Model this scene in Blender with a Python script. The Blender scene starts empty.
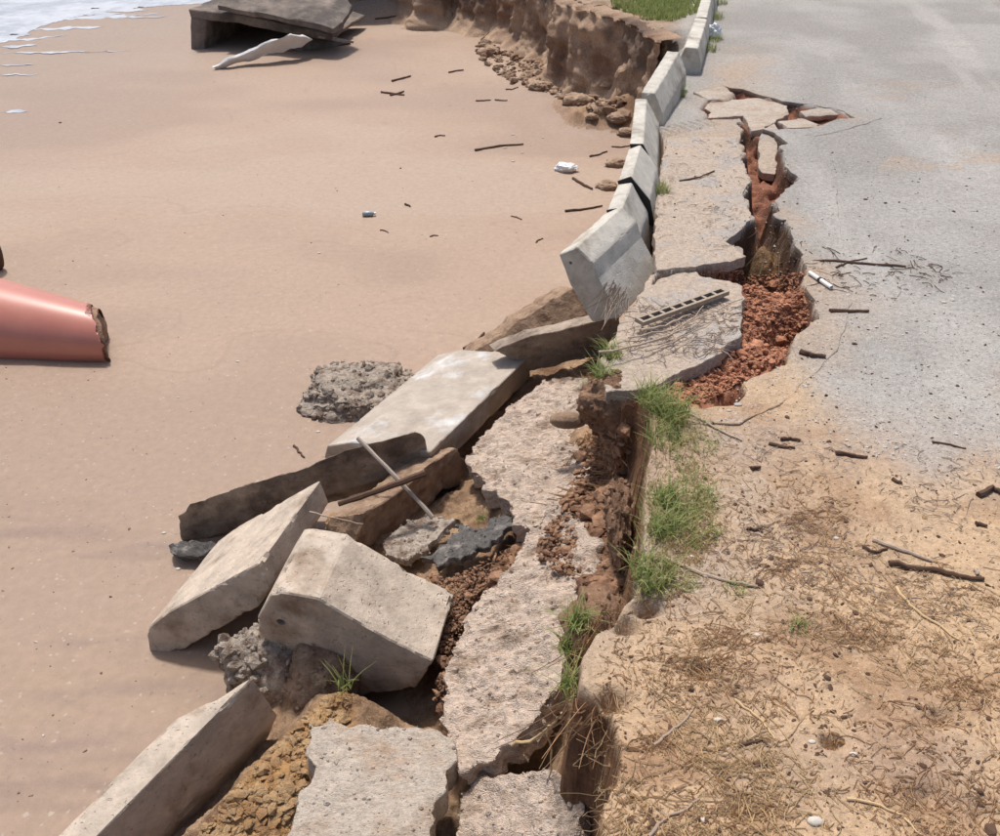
import bpy, bmesh, math, random
import numpy as np
from mathutils import Vector
from mathutils.geometry import delaunay_2d_cdt
random.seed(7); rs = np.random.RandomState(11)
C = bpy.context.scene.collection
sc = bpy.context.scene

# ---------------------------------------------------------------- camera, world, sun
F, PITCH, CAMH = 900.0, math.radians(34), 1.7      # focal length in photo pixels (1000 wide)
cam = bpy.data.objects.new('camera', bpy.data.cameras.new('camera')); C.objects.link(cam)
cam.location = (0, 0, CAMH); cam.rotation_euler = (math.radians(90) - PITCH, 0, 0)
cam.data.sensor_width = 36; cam.data.lens = F / 1000 * 36; cam.data.clip_start = .05; cam.data.clip_end = 3000
sc.camera = cam
SUN_EL, SUN_AZ = math.radians(67), math.radians(-20)     # azimuth from +Y towards +X
w = bpy.data.worlds.new('World'); sc.world = w; w.use_nodes = True
nt = w.node_tree; bg = nt.nodes['Background']; sky = nt.nodes.new('ShaderNodeTexSky')
sky.sky_type = 'NISHITA'; sky.sun_disc = False; sky.sun_elevation = SUN_EL; sky.sun_rotation = SUN_AZ
sky.dust_density = 4.0; sky.air_density = 1.0
nt.links.new(sky.outputs[0], bg.inputs[0]); bg.inputs[1].default_value = .148
sun = bpy.data.objects.new('sun', bpy.data.lights.new('sun', 'SUN')); C.objects.link(sun)
sun.data.energy = 3.7; sun.data.angle = math.radians(5); sun.data.color = (1, .965, .925)
sd = Vector((math.cos(SUN_EL)*math.sin(SUN_AZ), math.cos(SUN_EL)*math.cos(SUN_AZ), math.sin(SUN_EL)))
sun.rotation_euler = sd.to_track_quat('Z', 'Y').to_euler(); sun.location = (0, 0, 20)
sc.view_settings.view_transform = 'Standard'; sc.view_settings.look = 'None'
sc.view_settings.exposure = -0.05; sc.view_settings.gamma = 1

# ---------------------------------------------------------------- measuring: a photo point to a place at a known height
O = np.array([0, 0, CAMH])
def ray(x, y):
    a = (np.asarray(x, float)-500)/F; b = -(np.asarray(y, float)-418)/F
    return np.stack([a, math.cos(PITCH)+b*math.sin(PITCH), -math.sin(PITCH)+b*math.cos(PITCH)], -1)
def at(x, y, z=0.0):
    r = ray(x, y); return O + r*((z-CAMH)/r[2])
def on(x, y, p, n):
    r = ray(x, y); return O + r*(np.dot(p-O, n)/np.dot(r, n))
def poly(pts, z=0.0): return np.array([at(x, y, z)[:2] for x, y in pts])
def lin(r, g, b):
    f = lambda c: (c/255/12.92) if c <= 10 else ((c/255+.055)/1.055)**2.4
    return np.array([f(r), f(g), f(b)])

# ---------------------------------------------------------------- noise
def _h(ix, iy, iz, s):
    h = (ix.astype(np.int64)*374761393 + iy.astype(np.int64)*668265263 + iz.astype(np.int64)*1442695041 + s*974711) & 0xffffffff
    h = ((h ^ (h >> 13))*1274126177) & 0xffffffff
    h = (h ^ (h >> 16)) & 0xffffffff
    return h/4294967295.0*2-1
def vn(p, s=0):
    i = np.floor(p); f = p-i; f = f*f*(3-2*f); i = i.astype(np.int64); r = 0
    for a in (0, 1):
        for b in (0, 1):
            for c in (0, 1):
                wt = (f[:, 0] if a else 1-f[:, 0])*(f[:, 1] if b else 1-f[:, 1])*(f[:, 2] if c else 1-f[:, 2])
                r = r + wt*_h(i[:, 0]+a, i[:, 1]+b, i[:, 2]+c, s)
    return r
def fbm(p, sc_, o=4, s=0):
    p = np.asarray(p, float)
    if p.shape[1] == 2: p = np.c_[p, np.zeros(len(p))]
    t = 0; a = 1; n = 0; q = p*sc_ + 31.7
    for k in range(o): t = t + a*vn(q, s+k); n += a; a *= .5; q = q*2.03+5.1
    return t/n
def ss(x, a, b):
    t = np.clip((x-a)/(b-a), 0, 1); return t*t*(3-2*t)
def sdf(P, V, pad=1e9):
    """signed distance, negative inside polygon V"""
    out = np.full(len(P), 1e3)
    m = (P[:, 0] > V[:, 0].min()-pad) & (P[:, 0] < V[:, 0].max()+pad) & (P[:, 1] > V[:, 1].min()-pad) & (P[:, 1] < V[:, 1].max()+pad)
    Q = P[m]; d = np.full(len(Q), 1e18); ins = np.zeros(len(Q), bool)
    for i in range(len(V)):
        a = V[i]; b = V[(i+1) % len(V)]; e = b-a; wv = Q-a
        t = np.clip((wv@e)/max(e@e, 1e-12), 0, 1); dd = wv-t[:, None]*e
        d = np.minimum(d, (dd**2).sum(1))
        c = (a[1] > Q[:, 1]) != (b[1] > Q[:, 1])
        with np.errstate(divide='ignore', invalid='ignore'):
            xx = a[0]+(Q[:, 1]-a[1])*e[0]/e[1] if e[1] != 0 else np.full(len(Q), np.inf)
        ins ^= c & (Q[:, 0] < xx)
    r = np.sqrt(d); out[m] = np.where(ins, -r, r); return out

# ---------------------------------------------------------------- materials
def mat(name, col, rough=.9, var=.25, vs=40, bump=.4, bs=120, bd=.004, attr=None, col2=None, c2s=8, c2lo=.5, c2hi=.6,
        metal=0, spec=.3, stretch=None, pits=0, ps=60, speck=None, speck_s=150, speck_t=.12, coat=0):
    m = bpy.data.materials.new(name); m.use_nodes = True; n = m.node_tree.nodes; L = m.node_tree.links
    b = n['Principled BSDF']; b.inputs['Roughness'].default_value = rough; b.inputs['Metallic'].default_value = metal
    b.inputs['Specular IOR Level'].default_value = spec; b.inputs['Coat Weight'].default_value = coat
    tc = n.new('ShaderNodeTexCoord').outputs['Object']
    if stretch:
        mp = n.new('ShaderNodeMapping'); mp.inputs['Scale'].default_value = stretch; L.new(tc, mp.inputs[0]); tc = mp.outputs[0]
    def noise(s, d=5, r=.6):
        x = n.new('ShaderNodeTexNoise'); x.inputs['Scale'].default_value = s; x.inputs['Detail'].default_value = d
        x.inputs['Roughness'].default_value = r; L.new(tc, x.inputs['Vector']); return x.outputs['Fac']
    def mapr(v, a, b_, c, d):
        x = n.new('ShaderNodeMapRange'); L.new(v, x.inputs[0])
        for k, q in zip((1, 2, 3, 4), (a, b_, c, d)): x.inputs[k].default_value = q
        return x.outputs[0]
    def mix(f, a, b_, mode='MIX'):
        x = n.new('ShaderNodeMix'); x.data_type = 'RGBA'; x.blend_type = mode
        if isinstance(f, float): x.inputs[0].default_value = f
        else: L.new(f, x.inputs[0])
        for k, q in ((6, a), (7, b_)):
            if hasattr(q, 'links') or isinstance(q, bpy.types.NodeSocket): L.new(q, x.inputs[k])
            else: x.inputs[k].default_value = (*q, 1)
        return x.outputs[2]
    def warp(amt, s):
        x = n.new('ShaderNodeTexNoise'); x.inputs['Scale'].default_value = s; x.inputs['Detail'].default_value = 3; L.new(tc, x.inputs['Vector'])
        sb = n.new('ShaderNodeVectorMath'); sb.operation = 'SUBTRACT'; L.new(x.outputs['Color'], sb.inputs[0]); sb.inputs[1].default_value = (.5, .5, .5)
        ma = n.new('ShaderNodeVectorMath'); ma.operation = 'MULTIPLY_ADD'; L.new(sb.outputs[0], ma.inputs[0]); ma.inputs[1].default_value = (amt*3,)*3; L.new(tc, ma.inputs[2]); return ma.outputs[0]
    if attr:
        a = n.new('ShaderNodeAttribute'); a.attribute_name = attr; base = a.outputs['Color']
    else:
        r = n.new('ShaderNodeRGB'); r.outputs[0].default_value = (*col, 1); base = r.outputs[0]
    if col2 is not None: base = mix(mapr(noise(c2s, 6, .65), c2lo, c2hi, 0, 1), base, tuple(col2))
    v1 = mapr(noise(vs, 8, .7), .25, .75, 1-var, 1+var)
    cmb = n.new('ShaderNodeCombineColor')
    for k in range(3): L.new(v1, cmb.inputs[k])
    base = mix(1.0, base, cmb.outputs[0], 'MULTIPLY')
    hb = noise(bs, 8, .68)
    if speck is not None:
        vo = n.new('ShaderNodeTexVoronoi'); vo.inputs['Scale'].default_value = speck_s; L.new(warp(.35/speck_s, speck_s*.8), vo.inputs['Vector'])
        sep = n.new('ShaderNodeSeparateColor'); L.new(vo.outputs['Color'], sep.inputs[0])
        base = mix(mapr(sep.outputs[0], 1-speck_t, 1-speck_t+.02, 0, .5), base, tuple(speck))
        base = mix(mapr(sep.outputs[1], 1-speck_t, 1-speck_t+.02, 0, .4), base, (.1, .08, .065))
        ad = n.new('ShaderNodeMath'); ad.operation = 'MULTIPLY_ADD'; L.new(vo.outputs['Distance'], ad.inputs[0]); ad.inputs[1].default_value = -.35; L.new(hb, ad.inputs[2]); hb = ad.outputs[0]
    if pits:
        vo = n.new('ShaderNodeTexVoronoi'); vo.inputs['Scale'].default_value = ps; L.new(warp(.9/ps, ps*.7), vo.inputs['Vector'])
        sep = n.new('ShaderNodeSeparateColor'); L.new(vo.outputs['Color'], sep.inputs[0])
        pm = n.new('ShaderNodeMath'); pm.operation = 'MULTIPLY'
        L.new(mapr(vo.outputs['Distance'], .05, .35, 1, 0), pm.inputs[0]); L.new(mapr(sep.outputs[0], .7, .72, 0, 1), pm.inputs[1])
        ad = n.new('ShaderNodeMath'); ad.operation = 'MULTIPLY_ADD'; L.new(pm.outputs[0], ad.inputs[0]); ad.inputs[1].default_value = -pits; L.new(hb, ad.inputs[2]); hb = ad.outputs[0]
    L.new(base, b.inputs['Base Color'])
    bp = n.new('ShaderNodeBump'); bp.inputs['Strength'].default_value = bump; bp.inputs['Distance'].default_value = bd
    L.new(hb, bp.inputs['Height']); L.new(bp.outputs[0], b.inputs['Normal'])
    return m

M = {}
M['beach'] = mat('wet_beach_sand', None, .62, .13, 24, .5, 160, .003, attr='Col', spec=.35, speck=(.5, .45, .38), speck_s=90, speck_t=.015)
M['soil'] = mat('crumbly_soil', None, .95, .4, 50, .9, 90, .012, attr='Col', spec=.15)
M['road'] = mat('road_surface', None, .9, .28, 40, .8, 90, .006, attr='Col', spec=.25, speck=(.48, .46, .43), speck_s=170, speck_t=.08)
M['verge'] = mat('sandy_verge', None, .95, .34, 50, .7, 90, .006, attr='Col', spec=.15, speck=(.5, .4, .28), speck_s=180, speck_t=.05)
conc = lin(190, 180, 165)
M['conc'] = mat('pale_concrete', lin(194, 188, 176)*.94, .9, .3, 9, .6, 90, .005, col2=lin(148, 136, 120)*.92, c2s=5, c2lo=.48, c2hi=.68, pits=.6, ps=60)
M['conc_lime'] = mat('limewashed_concrete', lin(180, 168, 154)*.86, .9, .3, 9, .6, 90, .005, col2=lin(212, 212, 210)*.86, c2s=3.6, c2lo=.54, c2hi=.7, pits=.6, ps=60)
M['conc_rough'] = mat('pitted_concrete', lin(196, 180, 162)*.88, .92, .38, 10, .75, 70, .006, col2=lin(150, 128, 106)*.86, c2s=4, c2lo=.5, c2hi=.66, pits=1.1, ps=60)
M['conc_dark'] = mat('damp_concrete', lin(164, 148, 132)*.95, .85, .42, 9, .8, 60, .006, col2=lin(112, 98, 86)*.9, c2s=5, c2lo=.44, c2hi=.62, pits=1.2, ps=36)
M['clods'] = mat('tan_earth_clods', lin(178, 152, 128)*.85, .95, .4, 14, .9, 30, .015, col2=lin(136, 108, 86)*.85, c2s=2.5, c2lo=.45, c2hi=.6)
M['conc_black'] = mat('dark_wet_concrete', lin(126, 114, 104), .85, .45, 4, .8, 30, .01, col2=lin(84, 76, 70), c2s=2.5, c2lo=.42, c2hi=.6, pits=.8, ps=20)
M['eroded'] = mat('eroded_roadbase', lin(206, 185, 166)*.9, .92, .5, 24, .9, 36, .014, col2=lin(160, 137, 116)*.88, c2s=7, c2lo=.5, c2hi=.66, speck=(.56, .52, .47), speck_s=140, speck_t=.07, stretch=(1, 2.1, 1.5))
M['asph'] = mat('broken_asphalt', lin(194, 180, 164)*.83, .9, .4, 46, .9, 70, .007, col2=lin(180, 156, 134)*.82, c2s=6, c2lo=.5, c2hi=.68, speck=(.5, .47, .43), speck_s=190, speck_t=.06, stretch=(1, 1.8, 1))
M['asph_sand'] = mat('sandy_asphalt', lin(186, 168, 150)*.82, .9, .36, 50, .9, 80, .006, col2=lin(170, 162, 154)*.85, c2s=6, c2lo=.5, c2hi=.62, speck=(.5, .46, .4), speck_s=190, speck_t=.07)
M['tar'] = mat('black_tar', lin(92, 88, 84), .8, .6, 40, 1.0, 45, .014, col2=lin(140, 132, 124), c2s=18, c2lo=.5, c2hi=.64, spec=.3)
M['clay'] = mat('red_clay', lin(198, 142, 110)*.92, .95, .6, 45, 1, 80, .012, col2=lin(146, 98, 76)*.9, c2s=18, c2lo=.44, c2hi=.66)
M['rust_soil'] = mat('brown_debris', lin(168, 130, 102)*.9, .95, .5, 35, 1, 80, .012, col2=lin(122, 90, 70)*.9, c2s=15, c2lo=.42, c2hi=.62)
M['mud'] = mat('brown_mud_block', lin(164, 138, 114)*.85, .95, .38, 25, .9, 60, .01, col2=lin(122, 98, 80), c2s=11, c2lo=.45, c2hi=.65)
M['dark_soil'] = mat('dark_root_soil', lin(134, 104, 82), .95, .5, 40, 1, 70, .015, col2=lin(156, 124, 98), c2s=16, c2lo=.5, c2hi=.7)
M['ochre'] = mat('ochre_rubble', lin(190, 158, 118)*.85, .95, .45, 40, 1, 60, .015, col2=lin(152, 116, 80), c2s=10, c2lo=.46, c2hi=.62)
M['rubble'] = mat('grey_rubble', lin(182, 168, 152)*.9, .95, .45, 30, 1, 55, .02, col2=lin(130, 112, 98), c2s=20, c2lo=.46, c2hi=.6)
M['pink'] = mat('terracotta_paint', lin(192, 124, 106)*.95, .34, .05, 10, .06, 60, .001, col2=lin(180, 112, 96), c2s=3, c2lo=.4, c2hi=.7, spec=.5, coat=.4)
M['pinkin'] = mat('rusted_core', lin(142, 112, 92), .9, .5, 30, .9, 40, .01)
M['stick'] = mat('brown_driftwood', lin(88, 66, 52), .85, .3, 40, .6, 150, .003)
M['stick_grey'] = mat('grey_driftwood', lin(170, 152, 134), .85, .25, 40, .6, 150, .003)
M['straw'] = mat('dry_straw', lin(206, 178, 136)*.85, .8, .2, 30, .1, 100, .001)
M['straw2'] = mat('brown_straw', lin(168, 132, 98)*.9, .85, .2, 30, .1, 100, .001)
M['straw3'] = mat('grey_straw', lin(158, 140, 124), .85, .2, 30, .1, 100, .001)
M['metal'] = mat('weathered_pipe_metal', lin(150, 138, 126), .6, .2, 20, .2, 60, .001, metal=.2)
M['pvc'] = mat('white_pvc', lin(228, 226, 222), .45, .03, 10, .05, 50, .001, spec=.5)
M['black'] = mat('black_plastic_hole_shade', lin(40, 38, 38), .5, .1, 10, .1, 50, .001)
M['white'] = mat('white_plastic_sheet', lin(225, 225, 225), .5, .1, 12, .4, 40, .004, spec=.5)
M['tarp'] = mat('crumpled_white_sheet', lin(215, 212, 206), .6, .12, 6, .8, 8, .03)
M['shell'] = mat('pale_shell', lin(205, 196, 182)*.85, .7, .2, 60, .3, 60, .001)
M['stone'] = mat('brown_pebble', lin(130, 108, 88), .85, .3, 20, .5, 60, .003)
M['gravel'] = mat('grey_gravel', lin(182, 176, 168)*.95, .9, .35, 20, .5, 60, .003)
M['bottle'] = mat('blue_grey_bottle', lin(150, 160, 165), .3, .1, 10, .1, 40, .001, spec=.5)
M['brick'] = mat('pale_vent_block', lin(170, 154, 136)*.85, .9, .3, 30, .6, 80, .004)
M['foam'] = mat('sea_foam', lin(206, 210, 216)*.72, .7, .14, 5, .6, 14, .01, col2=lin(168, 174, 182)*.8, c2s=1.3, c2lo=.46, c2hi=.6)
M['sea'] = mat('sea_water', lin(176, 178, 180)*.8, .3, .1, 1, .4, 6, .02, spec=.4)
M['gap_shade'] = mat('joint_gap_shade', lin(50, 46, 44), .9, .3, 20, .5, 60, .003)  # shade of the open gaps between kerb blocks, put into the colour
def grassmat(name, a, b_):
    m = mat(name, a, .6, .25, 60, .05, 50, .001, col2=b_, c2s=25, c2lo=.45, c2hi=.6); n = m.node_tree
    p = n.nodes['Principled BSDF']; t = n.nodes.new('ShaderNodeBsdfTranslucent'); mx = n.nodes.new('ShaderNodeMixShader'); mx.inputs[0].default_value = .3
    src = p.inputs['Base Color'].links[0].from_socket; n.links.new(src, t.inputs[0])
    n.links.new(p.outputs[0], mx.inputs[1]); n.links.new(t.outputs[0], mx.inputs[2]); n.links.new(mx.outputs[0], n.nodes['Material Output'].inputs[0]); return m
M['grass'] = grassmat('green_grass', lin(124, 140, 78), lin(168, 164, 108))
M['drygrass'] = grassmat('yellowing_grass', lin(150, 140, 92), lin(176, 150, 104))

# ---------------------------------------------------------------- object helpers
def link(name, me, parent=None, label=None, cat=None, group=None, kind=None, centre=True):
    o = bpy.data.objects.new(name, me); C.objects.link(o)
    if centre and len(me.vertices):
        a = np.empty(len(me.vertices)*3, 'f'); me.vertices.foreach_get('co', a); a = a.reshape(-1, 3)
        c = np.array([(a[:, 0].min()+a[:, 0].max())/2, (a[:, 1].min()+a[:, 1].max())/2, a[:, 2].min()])
        me.vertices.foreach_set('co', (a-c).astype('f').ravel()); o.location = c
    if parent is not None:
        o.parent = parent; o.location = Vector(o.location)-parent.location
    for k, v in (('label', label), ('category', cat), ('group', group), ('kind', kind)):
        if v: o[k] = v
    return o
def mesh(name, V, Fc, m, smooth=False, col=None, sharp=None):
    V = np.asarray(V, 'f'); me = bpy.data.meshes.new(name)
    if isinstance(Fc, np.ndarray):
        k = Fc.shape[1]; me.vertices.add(len(V)); me.vertices.foreach_set('co', V.ravel())
        me.loops.add(Fc.size); me.loops.foreach_set('vertex_index', Fc.ravel().astype('i'))
        me.polygons.add(len(Fc)); me.polygons.foreach_set('loop_start', np.arange(0, Fc.size, k, dtype='i'))
        me.polygons.foreach_set('loop_total', np.full(len(Fc), k, 'i')); me.update(calc_edges=True); me.validate()
    else: me.from_pydata(V.tolist(), [], [list(map(int, f)) for f in Fc]); me.update()
    me.materials.append(m)
    me.polygons.foreach_set('use_smooth', np.full(len(me.polygons), smooth))
    if smooth and sharp: me.set_sharp_from_angle(angle=math.radians(sharp))
    if col is not None:
        a = me.color_attributes.new('Col', 'FLOAT_COLOR', 'POINT')
        a.data.foreach_set('color', np.c_[col, np.ones(len(col))].astype('f').ravel())
    return me
def empty(name, loc, label, cat, group=None):
    o = bpy.data.objects.new(name, None); C.objects.link(o); o.location = loc; o.empty_display_size = .05
    o['label'] = label; o['category'] = cat
    if group: o['group'] = group
    return o

def prism(P3, ext, seg=.02, jag=0., jf=25, rough=.002, rf=30, bevel=.004, chip=0., hole=None, dish=0., ridge=0.):
    """solid from an outline in space (rough, chipped, finely divided), pushed along ext"""
    P3 = np.asarray(P3, float); ext = np.asarray(ext, float); Ln = np.linalg.norm(ext); e = ext/Ln
    n = np.zeros(3)
    for i in range(len(P3)): n += np.cross(P3[i]-P3.mean(0), P3[(i+1) % len(P3)]-P3.mean(0))
    n /= np.linalg.norm(n)
    if n@e > 0: P3 = P3[::-1]; n = -n
    c0 = P3.mean(0); u = P3[1]-P3[0]; u /= np.linalg.norm(u); v = np.cross(n, u)
    P2 = np.c_[(P3-c0)@u, (P3-c0)@v]; N = len(P2); out = []; corner = []
    for i in range(N):
        a, b = P2[i], P2[(i+1) % N]; d = np.linalg.norm(b-a); k = max(1, int(round(d/seg)))
        pa = P2[i-1]; t1 = (a-pa)/np.linalg.norm(a-pa); t2 = (b-a)/d; ang = abs(t1[0]*t2[1]-t1[1]*t2[0])
        if ang > .3 and not jag and bevel > 0:
            g = min(bevel, d*.3); out += [a-t1*min(g, np.linalg.norm(a-pa)*.3), a+t2*g]; corner += [1, 1]
        else: out.append(a); corner.append(0)
        for j in range(1, k): out.append(a+(b-a)*j/k); corner.append(0)
    Q = np.array(out); corner = np.array(corner)
    if jag:
        t = np.roll(Q, -1, 0)-np.roll(Q, 1, 0); t /= np.linalg.norm(t, axis=1)[:, None]+1e-9; nn = np.c_[t[:, 1], -t[:, 0]]
        W = c0+Q[:, :1]*u+Q[:, 1:]*v
        Q = Q+nn*((fbm(W, jf, 4, 3)*1.4-.2)*jag)[:, None]
    K = len(Q); mn, mx = Q.min(0), Q.max(0)
    gx, gy = np.meshgrid(np.arange(mn[0], mx[0], seg), np.arange(mn[1], mx[1], seg*.87)); gx[1::2] += seg/2
    G = np.c_[gx.ravel(), gy.ravel()]; G = G+rs.uniform(-.2, .2, G.shape)*seg; G = G[sdf(G, Q) < -seg*.55]
    if hole is not None:
        hp = hole[0]-c0; h2 = np.array([hp@u, hp@v]); r = hole[1]; G = G[np.linalg.norm(G-h2, axis=1) > r*1.35]
        th = np.arange(14)/14*2*math.pi
        for q in (1.12, .95, .5): G = np.r_[G, h2+np.c_[np.cos(th), np.sin(th)]*r*q]
        G = np.r_[G, h2[None]]
    A = np.r_[Q, G]
    vs, es, fs, ov, oe, of = delaunay_2d_cdt([Vector(p) for p in A], [(i, (i+1) % K) for i in range(K)], [], 1, 1e-6)
    V2 = np.array([tuple(p) for p in vs]); new = {}
    for i, l in enumerate(ov):
        for q in l: new[q] = i
    ring = [new[i] for i in range(K)]
    nc = len(V2); tri = [list(f) for f in fs]
    cent = Q.mean(0)
    base = c0+V2[:, :1]*u+V2[:, 1:]*v
    dep = np.zeros(nc); cv = base.copy()
    t = np.roll(Q, -1, 0)-np.roll(Q, 1, 0); t /= np.linalg.norm(t, axis=1)[:, None]+1e-9
    inn = np.c_[-t[:, 1], t[:, 0]]
    area = .5*np.sum(Q[:, 0]*np.roll(Q[:, 1], -1)-Q[:, 1]*np.roll(Q[:, 0], -1))
    if area < 0: inn = -inn
    inn3 = inn[:, :1]*u+inn[:, 1:]*v; R0 = c0+Q[:, :1]*u+Q[:, 1:]*v
    V = [cv]; cv[ring] = R0+inn3*bevel
    if dish: 
        dd = np.minimum(-sdf(V2, Q), .05)/.05; cv += np.outer(dish*dd*(fbm(base, 9, 3, 8)), n)
    if hole is not None:
        dh = np.linalg.norm(V2-h2, axis=1); cv -= n*np.where(dh < r*1.02, .045, 0)[:, None]
    nr = max(2, int(round((Ln-2*bevel)/seg))+1); ts = np.linspace(bevel, Ln-bevel, nr); rings = [np.array(ring)]
    off = nc; edgew = [np.where(np.isin(np.arange(nc), ring), 1., 0.)]
    for k, tt in enumerate(ts):
        V.append(R0+e*tt); rings.append(np.arange(off, off+K)); off += K
        edgew.append(np.maximum(corner*1., 1. if k in (0, nr-1) else 0))
    bk = cv.copy() if hole is None else base.copy()
    bk = base.copy(); bk[ring] = R0+inn3*bevel; V.append(bk+e*Ln); bring = np.array(ring)+off
    rings.append(bring); edgew.append(np.where(np.isin(np.arange(nc), ring), 1., 0.))
    V = np.concatenate(V); ew = np.concatenate(edgew)
    faces = [f for f in tri]+[[q+off for q in f[::-1]] for f in tri]
    # orientation: make the front cap face -e
    f0 = tri[0]; nf = np.cross(base[f0[1]]-base[f0[0]], base[f0[2]]-base[f0[0]])
    flip = nf@n < 0
    if flip: faces = [f[::-1] for f in faces]
    for a, b in zip(rings[:-1], rings[1:]):
        for i in range(K):
            j = (i+1) % K; q = [a[i], a[j], b[j], b[i]]
            faces.append(q if (area < 0) else q[::-1])
    # displacement along normals
    me = bpy.data.meshes.new('tmp'); me.from_pydata(V.tolist(), [], [list(map(int, f)) for f in faces]); me.update()
    nb = np.empty(len(V)*3, 'f'); me.vertices.foreach_get('normal', nb); nb = nb.reshape(-1, 3); bpy.data.meshes.remove(me)
    cc = V.mean(0); V = V+nb*(fbm(V, rf, 4, 5)*rough+(np.abs(fbm(V*[1, 2.4, 1.6], 32, 4, 6))*-2.2*ridge if ridge else 0))[:, None]
    if chip:
        c = np.clip(fbm(V, 22, 3, 9)*1.6-.1, 0, 1)*chip*ew; dirs = cc-V; dirs -= np.outer(dirs@e, e)*.6; dirs /= np.linalg.norm(dirs, axis=1)[:, None]+1e-9
        V = V+dirs*c[:, None]
    return V, faces
def plane3(a, b, c):
    a, b, c = at(*a), at(*b), at(*c); n = np.cross(b-a, c-a); return a, n/np.linalg.norm(n)
def facepoly(pts, P): return [on(x, y, *P) for x, y in pts]
def block(name, pts, P, axis, m, label, cat, smooth=True, parent=None, hole=None, group=None, **k):
    Pl = plane3(*P) if len(P) == 3 else P
    ext = np.array(axis[1]) if axis[0] is None else at(*axis[1])-at(*axis[0]); h = None
    if hole: h = (on(hole[0], hole[1], *Pl), hole[2])
    V, Fc = prism(facepoly(pts, Pl), ext, hole=h, **k)
    return link(name, mesh(name, V, Fc, M[m], smooth, sharp=11), parent, label, cat, group)
def slab(name, pts, P, th, m, label, cat, parent=None, grit=0, kind=None, **k):
    """plate with its upper face on plane P (three photo points with heights)"""
    Pl = plane3(*P); n = Pl[1] if Pl[1][2] > 0 else -Pl[1]
    kw = dict(seg=.018, jag=.012, jf=22, rough=.004, rf=40, bevel=.003, dish=.01, ridge=.003); kw.update(k)
    V, Fc = prism(facepoly(pts, Pl), -n*th, **kw)
    V = np.array(V); o = link(name, mesh(name, V.copy(), Fc, M[m], True, sharp=38), parent, label, cat, kind=kind)
    if grit:
        nn_ = len(V); up = [i for i in rs.randint(0, nn_, grit*3) if (V[i]-Pl[0])@n > -.03][:grit]
        crust('stone_crust', V[up], rs.gamma(2, .0012, len(up))+.001, m, o)
    return o

# ---------------------------------------------------------------- terrain
def ax(*segs):
    r = []
    for a, b, s in segs: r += list(np.arange(a, b, s))
    r.append(segs[-1][1]); return np.array(r)
U = ax((-4000, -600, 340), (-600, -60, 30), (-60, 380, 2.6), (380, 1060, 1.7), (1060, 1600, 30), (1600, 5000, 340))
Vv = np.r_[[-188.7, -188.2, -187, -184, -178, -168, -150, -130, -110, -90, -70, -50, -35], ax((-24, 60, 2.0), (60, 80, 1.1), (80, 290, .62), (290, 430, 1.3), (430, 870, 2.1), (870, 1200, 12), (1200, 1750, 60), (1750, 3000, 300))]
gu, gv = np.meshgrid(U, Vv); rr = ray(gu.ravel(), gv.ravel()); ZREF = -.3
T = O+rr*((ZREF-CAMH)/rr[:, 2])[:, None]; XY = T[:, :2].copy(); nU, nV = len(U), len(Vv)

PLATEAU = poly([(583, 900), (582, 836), (580, 800), (592, 775), (598, 745), (592, 718), (572, 706), (560, 690), (562, 660), (578, 628), (602, 606),
    (620, 590), (624, 560), (629, 520), (635, 460), (640, 402), (634, 394), (618, 394), (604, 384), (600, 350), (618, 320), (636, 300), (646, 270), (648, 235), (645, 205), (652, 175), (656, 150), (652, 120), (650, 98)])
KD = np.array([0.19, .98])      # the kerb's direction away from the camera
cliff = [at(645, 118, -.75)[:2], at(622, 112, -.9)[:2], at(600, 100, -.95)[:2], at(556, 88, -.95)[:2], at(548, 64, -.95)[:2], at(525, 58, -.95)[:2], at(505, 38, -.95)[:2], at(478, 32, -.95)[:2], at(455, 25, -.95)[:2], at(428, 27, -.95)[:2], at(396, 17, -.95)[:2], at(340, 12, -.95)[:2], at(300, -20, -.95)[:2]]
PLATEAU = np.r_[PLATEAU, np.array(cliff), [[-9, 40], [-30, 120], [-80, 400], [-200, 2500], [3000, 2500], [3000, -40], [0.2, -40], [.12, .3]]]
CRACK = poly([(732, 118.6), (744, 129), (740, 140), (746, 149), (742, 160), (747.6, 171), (752, 178), (745, 192), (749.5, 204.5), (753, 219.5), (743.5, 230), (725.5, 241.7), (740.5, 248), (748, 256), (730, 261.5), (700, 266),
    (676, 269), (658, 272), (640, 300), (606, 340), (600, 392), (640, 392), (655, 392), (672, 405), (690, 406), (703.6, 409), (731, 404), (746, 395.5), (744, 383.6), (765, 373), (792, 365), (792, 346), (802, 329), (819, 319), (805.6, 288), (804, 264.6), (796, 245), (790, 227), (775, 218), (779.5, 210.5), (772, 202), (775, 201.5), (784.5, 188.8), (799.8, 179.8), (784.5, 166), (782.7, 156.4), (779, 147.4), (788, 143), (774.6, 133), (760, 128)])
TRI = poly([(724, 86), (744, 89), (769, 97), (798, 103), (823, 107), (843, 111), (855.6, 118), (839.4, 118.6), (817.8, 126.7), (801.6, 128.5), (783.6, 128.5), (756.6, 133), (749.4, 132), (740, 117.7), (731, 118.6), (701, 120), (706, 113), (699, 108), (708, 99.7), (726, 98.8), (733, 93.4)])
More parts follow.
